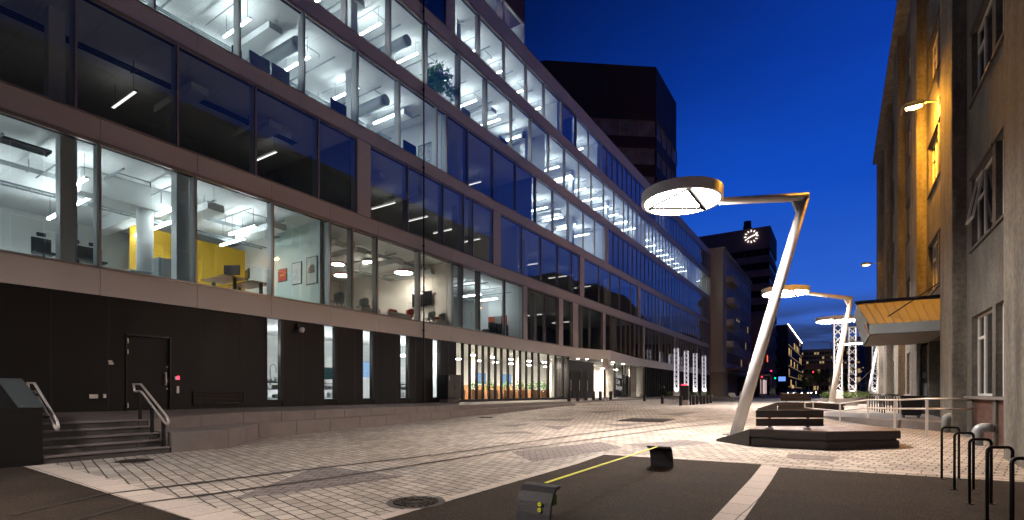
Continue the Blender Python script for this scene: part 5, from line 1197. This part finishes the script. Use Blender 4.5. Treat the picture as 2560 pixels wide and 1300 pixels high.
# ------------------------------------------------------------------ bike hoops on the right
hp = [(1.37, 10.35), (1.39, 9.45), (1.38, 8.41), (1.34, 7.3), (1.3, 6.2)]
def hoop(x, y, label):
    o = thing('bike_hoop', (x, y, gz(y)), label, 'bike stand', 'black bike hoops beside the play court')
    dx, dy = .227, .146; r = .05; H = .81; z = gz(y)
    mb = MB(); pts = [Vector((x, y, z - .02))] + [Vector((x, y, z + H - r))]
    for q in (1, 2, 3): a = q * math.pi / 6; pts.append(Vector((x, y, z + H - r)) + Vector((dx, dy, 0)).normalized() * r * (1 - math.cos(a)) + Vector((0, 0, r * math.sin(a))))
    e_ = Vector((x + dx, y + dy, 0)); u = -Vector((dx, dy, 0)).normalized()
    for q in (3, 2, 1): a = q * math.pi / 6; pts.append(Vector((e_.x, e_.y, z + H - r)) + u * r * (1 - math.cos(a)) + Vector((0, 0, r * math.sin(a))))
    pts += [Vector((e_.x, e_.y, z + H - r)), Vector((e_.x, e_.y, z - .02))]
    mb.tube(pts, .0165, 10); mb.build('tube', 'blackm', o, smooth='a')
    mb = MB(); mb.disc((x, y, 0), .045, z, z + .012, 14); mb.disc((e_.x, e_.y, 0), .045, z, z + .012, 14); mb.build('foot_plate', 'blackm', o) if 0 else None
    for fx, fy in ((x, y), (e_.x, e_.y)): mb = MB(); mb.disc((fx, fy, 0), .045, z, z + .012, 14); mb.build('foot_plate', 'blackm', o)
for (x, y), l in zip(hp, ('farthest black bike hoop of the row by the court', 'second farthest black bike hoop by the court', 'middle black bike hoop of the five by the court', 'second nearest black bike hoop by the court', 'nearest black bike hoop at the corner of the court')): hoop(x, y, l)
# far hoops behind railing
for k in range(8):
    p = W(2168 + k * 6.2, 27 - k * .8); o = thing('bike_hoop', (p.x, p.y, .45), 'dark bike hoop behind the ramp railing, first from the left', 'bike stand', 'bike hoops behind the ramp railing') if k == 0 else dup(o0, (p.x, p.y, .45), label='dark bike hoop behind the ramp railing, %s from the left' % ORD[k])
    if k == 0:
        mb = MB(); mb.tube([(p.x, p.y, .43), (p.x, p.y, 1.2), (p.x + .1, p.y + .04, 1.28), (p.x + .5, p.y + .2, 1.28), (p.x + .6, p.y + .24, 1.2), (p.x + .6, p.y + .24, .43)], .022, 8); mb.build('tube', 'blackm', o); o0 = o

# ------------------------------------------------------------------ buildings beyond
def banded(name, poly, zs, wallm, winm, label, cat, lit=()):
    cxx = sum(p[0] for p in poly) / len(poly); cyy_ = sum(p[1] for p in poly) / len(poly)
    o = thing(name, (cxx, cyy_, .5), label, cat)
    mb = MB(); mb.prism(poly, .3, zs[-1][1]); mb.build('wall', wallm, o)
    return o
# dark tower rising behind the office
tw = [(-34.8, 62.6), (-22.0, 72.6), (-22.0, 83.5), (-42, 83.5), (-42, 62.6)]
o = thing('dark_tower', (-30, 73, 0), 'dark brown angular tower rising behind the office roof', 'tower')
z = 48.1
def prism_at(poly, z0, z1, inset=0.0):
    mb = MB(); c0 = Vector((sum(p[0] for p in poly) / len(poly), sum(p[1] for p in poly) / len(poly)))
    mb.prism([tuple(c0 + (Vector(p) - c0) * (1 - inset)) for p in poly], z0, z1); return mb
prism_at(tw, 40.3, 48.1).build('wall', 'tower', o)
z = 40.3
while z > 8:
    w_ = prism_at(tw, z - 2.3, z, .012).build('window_band', 'blind', o)
    e1, e2 = Vector(tw[0]), Vector(tw[1]); mb = MB()
    for (a, b, n) in ((Vector(tw[0]), Vector(tw[1]), 6), (Vector(tw[1]), Vector(tw[2]), 4)):
        for k in range(n + 1):
            p = a.lerp(b, k / n); mb.box(p.x - .09, p.x + .09, p.y - .09, p.y + .09, z - 2.29, z - .01)
        mb.bar((a.x, a.y, z - .04), (b.x, b.y, z - .04), .1, .06)
    mb.build('mullion', 'tower2', w_)
    prism_at(tw, z - 4.0, z - 2.3).build('wall', 'tower', o); z -= 4.0
# beige house
o = thing('beige_building', (-22, 100, 0), 'pale beige block with balconies just past the glass office', 'building')
bx, by0, by1, bh = -15.4, 86.0, 117.0, 24.1
mb = MB(); mb.box(-34, bx, by0, by1, 4.6, bh); mb.build('wall', 'beige', o)
mb = MB(); mb.box(-34, bx - 2.6, by0 + 4, by1, .4, 4.6); mb.box(-34, bx, by0, by0 + 4, .4, 4.6); mb.build('ground_storey', 'beige2', o)
mb = MB(); mb.box(-34, bx + .25, by0 - .15, by1 + .2, bh, bh + .35); mb.build('cornice', 'beige', o)
for k in range(5):
    z = 6.2 + k * 3.55
    mb = MB(); mb.box(bx - .3, bx + .01, by0 + 3.5, by1 - 1, z, z + 1.75); w_ = mb.build('window_band', 'darkglass', o)
    mb = MB(); y = by0 + 3.5
    while y <= by1 - 1: mb.box(bx - .02, bx + .05, y - .08, y + .08, z, z + 1.75); y += 1.15
    mb.build('window_post', 'winwhite', w_)
    if 0 < k < 5:
        mb = MB(); mb.box(bx, bx + 1.1, by0 + 3, by0 + 9, z - 1.0, z - .85); mb.box(bx + 1.02, bx + 1.1, by0 + 3, by0 + 9, z - .85, z + .0); mb.box(bx, bx + 1.02, by0 + 3, by0 + 3.08, z - .85, z); mb.build('balcony', 'beige', o)
for y, z in ((99, 13.6), (101, 13.6), (109, 10.1), (112, 13.6), (114, 6.5), (104, 6.5)):
    mb = MB(); mb.box(bx + .012, bx + .02, y, y + .95, z - .3, z + 1.0); mb.build('lit_window', 'dimwin', o)
mb = MB(); mb.box(bx, bx + 2.2, by0 + 3, by0 + 16, 5.0, 5.35); mb.build('ground_canopy', 'tower2', o)
# clock tower
o = thing('clock_tower_block', (-22, 147, 0), 'dark high-rise block with a luminous clock near its top', 'tower')
cx0, cx1, cy0_, cy1_, ch = -31.4, -14.0, 139.6, 155.0, 42.4
mb = MB(); mb.box(cx0, cx1, cy0_, cy1_, 37.0, ch); mb.build('wall', 'tower2', o)
z = 37.0; k = 0
while z > 2:
    mb = MB(); mb.box(cx0 + .25, cx1 - .25, cy0_ + .25, cy1_ - .25, z - 1.7, z); w_ = mb.build('window_band', 'darkglass', o)
    mb = MB(); 
    for j in range(13): x = cx0 + .3 + j * 1.4; mb.box(x, x + .12, cy0_ + .18, cy0_ + .25, z - 1.7, z)
    mb.build('window_post', 'tower', w_)
    mb = MB(); mb.box(cx0, cx1, cy0_, cy1_, z - 3.45, z - 1.7); mb.build('wall', 'tower2', o); z -= 3.45; k += 1
for x, z in ((-15.6, 24.2), (-16.4, 20.5), (-18.6, 20.5), (-19.4, 20.5), (-17.8, 16.5)):
    mb = MB(); mb.box(x - .35, x + .35, cy0_ + .15, cy0_ + .2, z - 1.0, z + .2); mb.build('lit_window', 'warmwin', o)
ck_ = Vector((-18.3, cy0_ - .1, 40.6 - .2)); mb = MB()
for k in range(12):
    a = k * math.pi / 6; l0 = 1.25; d_ = Vector((math.sin(a), 0, math.cos(a))); mb.bar(ck_ + d_ * 1.15, ck_ + d_ * 1.6, .085, .085, up=(0, 1, 0))
for a, l in ((math.radians(72), 1.45), (math.radians(242), 1.0)):
    d_ = Vector((math.sin(a), 0, math.cos(a))); mb.bar(ck_ , ck_ + d_ * l, .10, .10, up=(0, 1, 0))
mb.build('clock_face', glow('clockglow', (1, .95, .9), 2.0), o)
mb = MB(); mb.box(-20.4, -18.6, 141, 143, ch, ch + 1.2); mb.tube([(-19.5, 142, ch + 1.2), (-19.5, 142, ch + 2.6)], .9, 8); mb.build('roof_plant', 'tower', o)
# mid-rise in front of / beside the tower down to street level
o = thing('street_block', (-15, 130, 0), 'brown mid-rise block with a lit shop front below the clock tower', 'building')
mb = MB(); mb.box(-30, -13.6, 121, 139, 5.2, 17.5); mb.build('wall', 'tower2', o)
mb = MB(); mb.box(-30, -14.4, 121.5, 139, .5, 5.2); mb.build('ground_storey', 'tower', o)
for k in range(3):
    mb = MB(); mb.box(-13.75, -13.58, 122, 138, 6.6 + k * 3.6, 8.3 + k * 3.6); mb.build('window_band', 'darkglass', o)
mb = MB(); mb.box(-14.39, -14.3, 124, 134, 1.0, 4.2); mb.build('shop_window', glow('shopglow', (1.0, .72, .68), .5), o)
mb = MB()
for y in (124, 126.5, 129, 131.5, 134): mb.box(-14.3, -14.2, y - .12, y + .12, .9, 4.3)
mb.build('shop_mullion', 'tower', o)
mb = MB(); mb.box(-13.7, -12.6, 121.5, 138.5, 5.2, 5.6); mb.build('street_canopy', 'tower', o)
mb = MB(); mb.box(-12.9, -12.8, 122, 122.6, 7.9, 9.3); mb.build('red_sign', glow('redsign', (1.0, .12, .04), 1.2), o)
# led building
o = thing('led_edge_building', (-20, 200, 0), 'dark building with a bright line of light along its roof edge', 'building')
mb = MB(); mb.box(-34, -13, 178, 251, .4, 22.2); mb.build('wall', 'tower', o)
mb = MB(); mb.box(-34, -13.02, 177.7, 178, 13, 22.2); mb.build('gable_panel', mat('mauve', (.13, .085, .10), .8), o)
mb = MB(); mb.box(-13.1, -12.85, 178, 251, 22.2, 22.45); mb.build('roof_light_line', 'whitel', o)
for k in range(5):
    mb = MB(); mb.box(-13.02, -12.95, 180, 250, 3.0 + k * 3.3, 3.14 + k * 3.3); mb.build('light_line', 'dimwin', o)
for k in range(26):
    y = 181 + (k % 9) * 7.6; z = 3.4 + (k // 5) * 3.3
    mb = MB(); mb.box(-13.0, -12.96, y, y + 3.4, z, z + 2.0); mb.build('window', random.choice(('dimwin', 'darkglass', 'warmwin', 'darkglass')), o)
# closing blocks at the end of the street
def block(name, x0, x1, y0, y1, h, wm, label, n, rws, litm, pl=.35):
    o = thing(name, ((x0 + x1) / 2, y0, .5), label, 'building')
    mb = MB(); mb.box(x0, x1, y0, y1, .4, h); mb.build('wall', wm, o)
    for r in range(rws):
        for c in range(n):
            wd = (x1 - x0) / n; xa = x0 + wd * (c + .15); z0 = 2 + r * (h - 2) / rws
            lit = random.random() < pl
            mb = MB(); mb.box(xa, xa + wd * .7, y0 - .06, y0, z0, z0 + (h - 2) / rws * .5); mb.build('window', litm if lit else 'darkglass', o)
    mb = MB(); mb.box(x0 - .2, x1 + .2, y0 - .2, y1, h, h + .35); mb.build('cornice', wm, o)
    return o
block('terracotta_building', -9, 6, 190, 205, 10, 'tower2', 'low reddish building closing the view down the street', 14, 3, 'dimwin', .4)
block('brick_warehouse', 4.0, 16, 92, 110, 10.5, 'redbrick', 'dark red brick warehouse behind the lattice light columns', 4, 2, 'dimwin', .0)
block('hillside_house', -16, -2, 262, 275, 20, 'beige2', 'pale house at the foot of the wooded hill', 14, 9, 'dimwin', .10)
block('hillside_house', -2, 9, 300, 315, 28, 'tower2', 'tall dim house on the slope of the wooded hill', 14, 10, 'dimwin', .12)
t = thing('fire_stair', (6, 90.5, 0), 'grey steel outdoor stair on the brick warehouse', 'stair')
mb = MB()
for k in range(14): mb.box(1.5 + k * .28, 1.8 + k * .28, 90.2, 91.4, .7 + k * .32, .74 + k * .32)
mb.box(5.4, 8.4, 90.2, 91.6, 5.2, 5.3); mb.build('tread', 'greym', t)
mb = MB(); mb.bar((1.5, 90.2, 1.6), (5.4, 90.2, 6.2), .06, .06); mb.bar((5.4, 90.2, 6.2), (8.4, 90.2, 6.2), .06, .06); mb.bar((5.4, 90.2, 5.75), (8.4, 90.2, 5.75), .05, .05); mb.box(8.3, 8.4, 90.2, 90.3, .5, 6.2); mb.box(5.35, 5.45, 90.2, 90.3, .5, 6.2); mb.build('railing', 'rail', t)
# hill
hm = MB(); nx, ny = 60, 14; vs = []
for j in range(ny):
    for i in range(nx):
        x = -420 + 900 * i / (nx - 1); y = 330 + 50 * j; s = min(1, j / 7); r_ = max(0, (x + 90) / 260)
        h_ = s * (24 + 62 * min(1.6, r_) + 8 * noise.noise(Vector((x * .02, y * .02, 0))) + 3 * noise.noise(Vector((x * .11, y * .11, 3))))
        vs.append((x, y, .4 + max(0, h_)))
hm.add(vs, [(j * nx + i, j * nx + i + 1, (j + 1) * nx + i + 1, (j + 1) * nx + i) for j in range(ny - 1) for i in range(nx - 1)])
ho = hm.build('hill', 'hill', smooth=True); ho['kind'] = 'structure'
hm = MB(); vs = []
for j in range(8):
    for i in range(30):
        x = 60 + 25 * j * 1.0; y = -60 + 520 * i / 29; vs.append((x, y, max(0, min(1, j / 3)) * (48 + .1 * y + 9 * noise.noise(Vector((x * .02, y * .02, 5))) + 4 * noise.noise(Vector((x * .1, y * .1, 5))))))
hm.add(vs, [(j * 30 + i, j * 30 + i + 1, (j + 1) * 30 + i + 1, (j + 1) * 30 + i) for j in range(7) for i in range(29)])
ho = hm.build('hill', 'hill', smooth=True); ho['kind'] = 'structure'
# trees
def tree(x, y, h, r, label, m_='leaf'):
    o = thing('street_tree', (x, y, .5), label, 'tree', 'trees at the end of the street')
    mb = MB(); mb.tube([(x, y, .4), (x + .1, y, .5 + h * .35), (x - .05, y + .1, .5 + h * .7)], [.2, .14, .05], 8)
    for k in range(5): a = k * 1.3; mb.tube([(x, y, .5 + h * (.3 + .06 * k)), (x + r * .7 * math.cos(a), y + r * .7 * math.sin(a), .5 + h * (.55 + .06 * k))], [.07, .02], 5)
    mb.build('trunk', 'bark', o)
    mb = MB()
    for k in range(16):
        a = random.random() * 6.28; q = r * random.random() ** .5 * .8; leaves(mb, (x + q * math.cos(a), y + q * math.sin(a), .5 + h * random.uniform(.45, .95)), r * .35, 90, .38)
    mb.build('crown', m_, o)
tree(-3.5, 128, 5.5, 2.6, 'bushy tree by the traffic lights, left of the lattice columns', 'leaf2'); tree(.5, 134, 5.0, 2.2, 'smaller bushy tree right beside the first tree', 'leaf2'); tree(-9, 175, 7, 2.4, 'slender dark tree far down the street')
# street lamp pole, grey
p = W(2077, 80); o = thing('street_lamp', (p.x, p.y, .5), 'tall thin unlit lamp post before the hill', 'street lamp')
mb = MB(); mb.tube([(p.x, p.y, .5), (p.x, p.y, 9.2)], [.09, .05], 8); mb.build('pole', 'greym', o); mb = MB(); mb.bar((p.x, p.y, 9.2), (p.x - 1.3, p.y, 9.35), .1, .08); mb.build('lamp_head', 'greym', o)
# traffic lights
def tlight(px, t_, c, label, h_=2.9, zl=None):
    p = W(px, t_); z0 = .5; o = thing('traffic_light', (p.x, p.y, z0), label, 'traffic light', 'traffic lights at the crossing')
    mb = MB(); mb.tube([(p.x, p.y, z0), (p.x, p.y, z0 + h_)], .07, 8); mb.build('pole', 'rail', o)
    mb = MB(); mb.box(p.x - .18, p.x + .18, p.y - .12, p.y + .12, z0 + h_, z0 + h_ + 1.0); mb.build('housing', 'blackm', o, bev=.03)
    z_ = z0 + h_ + {'redl': .83, 'greenl': .17}[c]; mb = MB(); mb.disc((p.x, 0, z_), .15, p.y - .15, p.y - .121, 16, 'y'); mb.build('lens', c, o)
tlight(1928, 100, 'redl', 'red traffic light beside the green one', 4.2); tlight(1938, 98, 'greenl', 'green traffic light on a low post', 3.4); tlight(2033, 110, 'redl', 'red traffic light in front of the small trees', 4.4); tlight(1905, 105, 'redl', 'red traffic light in front of the lit shop', 3.2)
# cars
def car(px, t_, label, cm='blackm', lights='head'):
    p = W(px, t_); x, y, z = p.x, p.y, .51; o = thing('parked_car' if lights != 'head' else 'oncoming_car', (x, y, z), label, 'car', 'cars at the far crossing')
    prof = [(-.85, .35), (-.85, .85), (-.70, 1.0)]
    mb = MB(); side = [(0, .3), (0, .75), (.25, .88), (1.15, .98), (1.75, 1.42), (3.0, 1.45), (3.9, .98), (4.2, .9), (4.25, .3)]
    n = len(side); mb.add([(x + sx * (.86 if zz < 1.1 else .68), y + yy, z + zz) for sx in (-1, 1) for yy, zz in side], [tuple(range(n)), tuple(range(n, 2 * n))[::-1]] + [(k, k + n, (k + 1) % n + n, (k + 1) % n) for k in range(n)]); mb.build('body', cm, o, bev=.04)
    mb = MB(); mb.add([(x - .7, y + 1.2, z + 1.01), (x + .7, y + 1.2, z + 1.01), (x + .58, y + 1.68, z + 1.38), (x - .58, y + 1.68, z + 1.38)], [(0, 1, 2, 3)]); mb.build('windscreen', 'winglass', o)
    for sx in (-.84, .84):
        for yy in (.8, 3.4): mb = MB(); mb.disc((x, y + yy, z + .31), .31, x + sx - .1, x + sx + .06, 18, 'x'); mb.build('wheel', 'rubber', o)
    for sx in (-.62, .62): mb = MB(); mb.disc((x + sx, 0, z + .66), .11, y - .03, y + .02, 12, 'y'); mb.build('headlight', lights, o)
car(2012, 118, 'oncoming car with blazing headlights at the crossing'); car(2034, 150, 'oncoming car with smaller headlights behind the first one'); car(1977, 124, 'parked pale car with dim lamps beside the dark block', 'greym', 'whitel')
# scooter
p = W(1838, 62); x, y, z = p.x, p.y, .51; o = thing('motor_scooter', (x, y, z), 'white motor scooter parked by the beige building', 'scooter')
mb = MB(); mb.add([(x + a, y + b * .18, z + c) for b in (-1, 1) for a, c in ((-.8, .5), (-.75, .85), (-.1, .8), (.05, .35), (.45, .35), (.6, 1.0), (.68, .95), (.55, .22), (-.3, .22))], [tuple(range(9)), tuple(range(9, 18))[::-1]] + [(k, k + 9, (k + 1) % 9 + 9, (k + 1) % 9) for k in range(9)]); mb.build('body', 'winwhite', o, bev=.03)
for a in (-.55, .72): mb = MB(); mb.disc((x + a, 0, z + .26), .26, y - .06, y + .06, 20, 'y'); mb.build('wheel', 'rubber', o)
mb = MB(); mb.tube([(x + .62, y - .3, z + 1.08), (x + .6, y, z + 1.0), (x + .62, y + .3, z + 1.08)], .02, 6); mb.build('handlebar', 'blackm', o)
mb = MB(); mb.box(x - .75, x - .1, y - .15, y + .15, z + .85, z + .93); mb.build('seat', 'blackm', o, bev=.03)
# shop signs and small lights down the street
for px, t_, z_, m_, s_, l in ((1850, 108, 5.0, 'bluel', .45, 'round blue shop sign past the beige building'), (1867, 112, 5.0, 'bluel', .4, 'small blue white shop sign below the beige building'), (1955, 128, 4.7, 'bluel', .8, 'blue shop sign on the dark block'), (1900, 110, 8.0, 'whitel', .14, 'single white lamp above the lit shop'), (1915, 118, 6.0, 'whitel', .14, 'small lamp over the shop canopy'), (1978, 170, 3.2, 'warmwin', .8, 'small orange glowing kiosk window')):
    p = W(px, t_); o = thing('shop_sign', (p.x, p.y, z_), l, 'sign'); mb = MB(); mb.box(p.x - s_, p.x + s_, p.y - .1, p.y, z_ - s_ * .7, z_ + s_ * .7); mb.build('face', m_, o, bev=.05); mb = MB(); mb.box(p.x - s_ * 1.08, p.x + s_ * 1.08, p.y + .001, p.y + .2, z_ - s_ * .78, z_ + s_ * .78); mb.build('case', 'blackm', o)
hl = MB()
for k in range(70):
    x = random.uniform(-40, 60); y = random.uniform(325, 420); z = random.uniform(6, 28) if x < 5 else random.uniform(8, 34)
    t_ = -x * SN + y * CS
    hl.box(x, x + .5, y - 15, y - 14.8, z, z + .5)
tag(hl.build('hillside_lights', 'warmwin'), 'scattered house lights on the dark hillside', 'lights', kind='stuff')
# stone seats by the beige building
p = G(1800, 1003); mb = MB(); mb.box(p.x - 2.2, p.x + 1.2, p.y, p.y + 1.2, .5, .9); tag(mb.build('stone_bench', 'granite2', at=(p.x, p.y, .5), bev=.02), 'low dark stone bench before the beige building', 'bench')
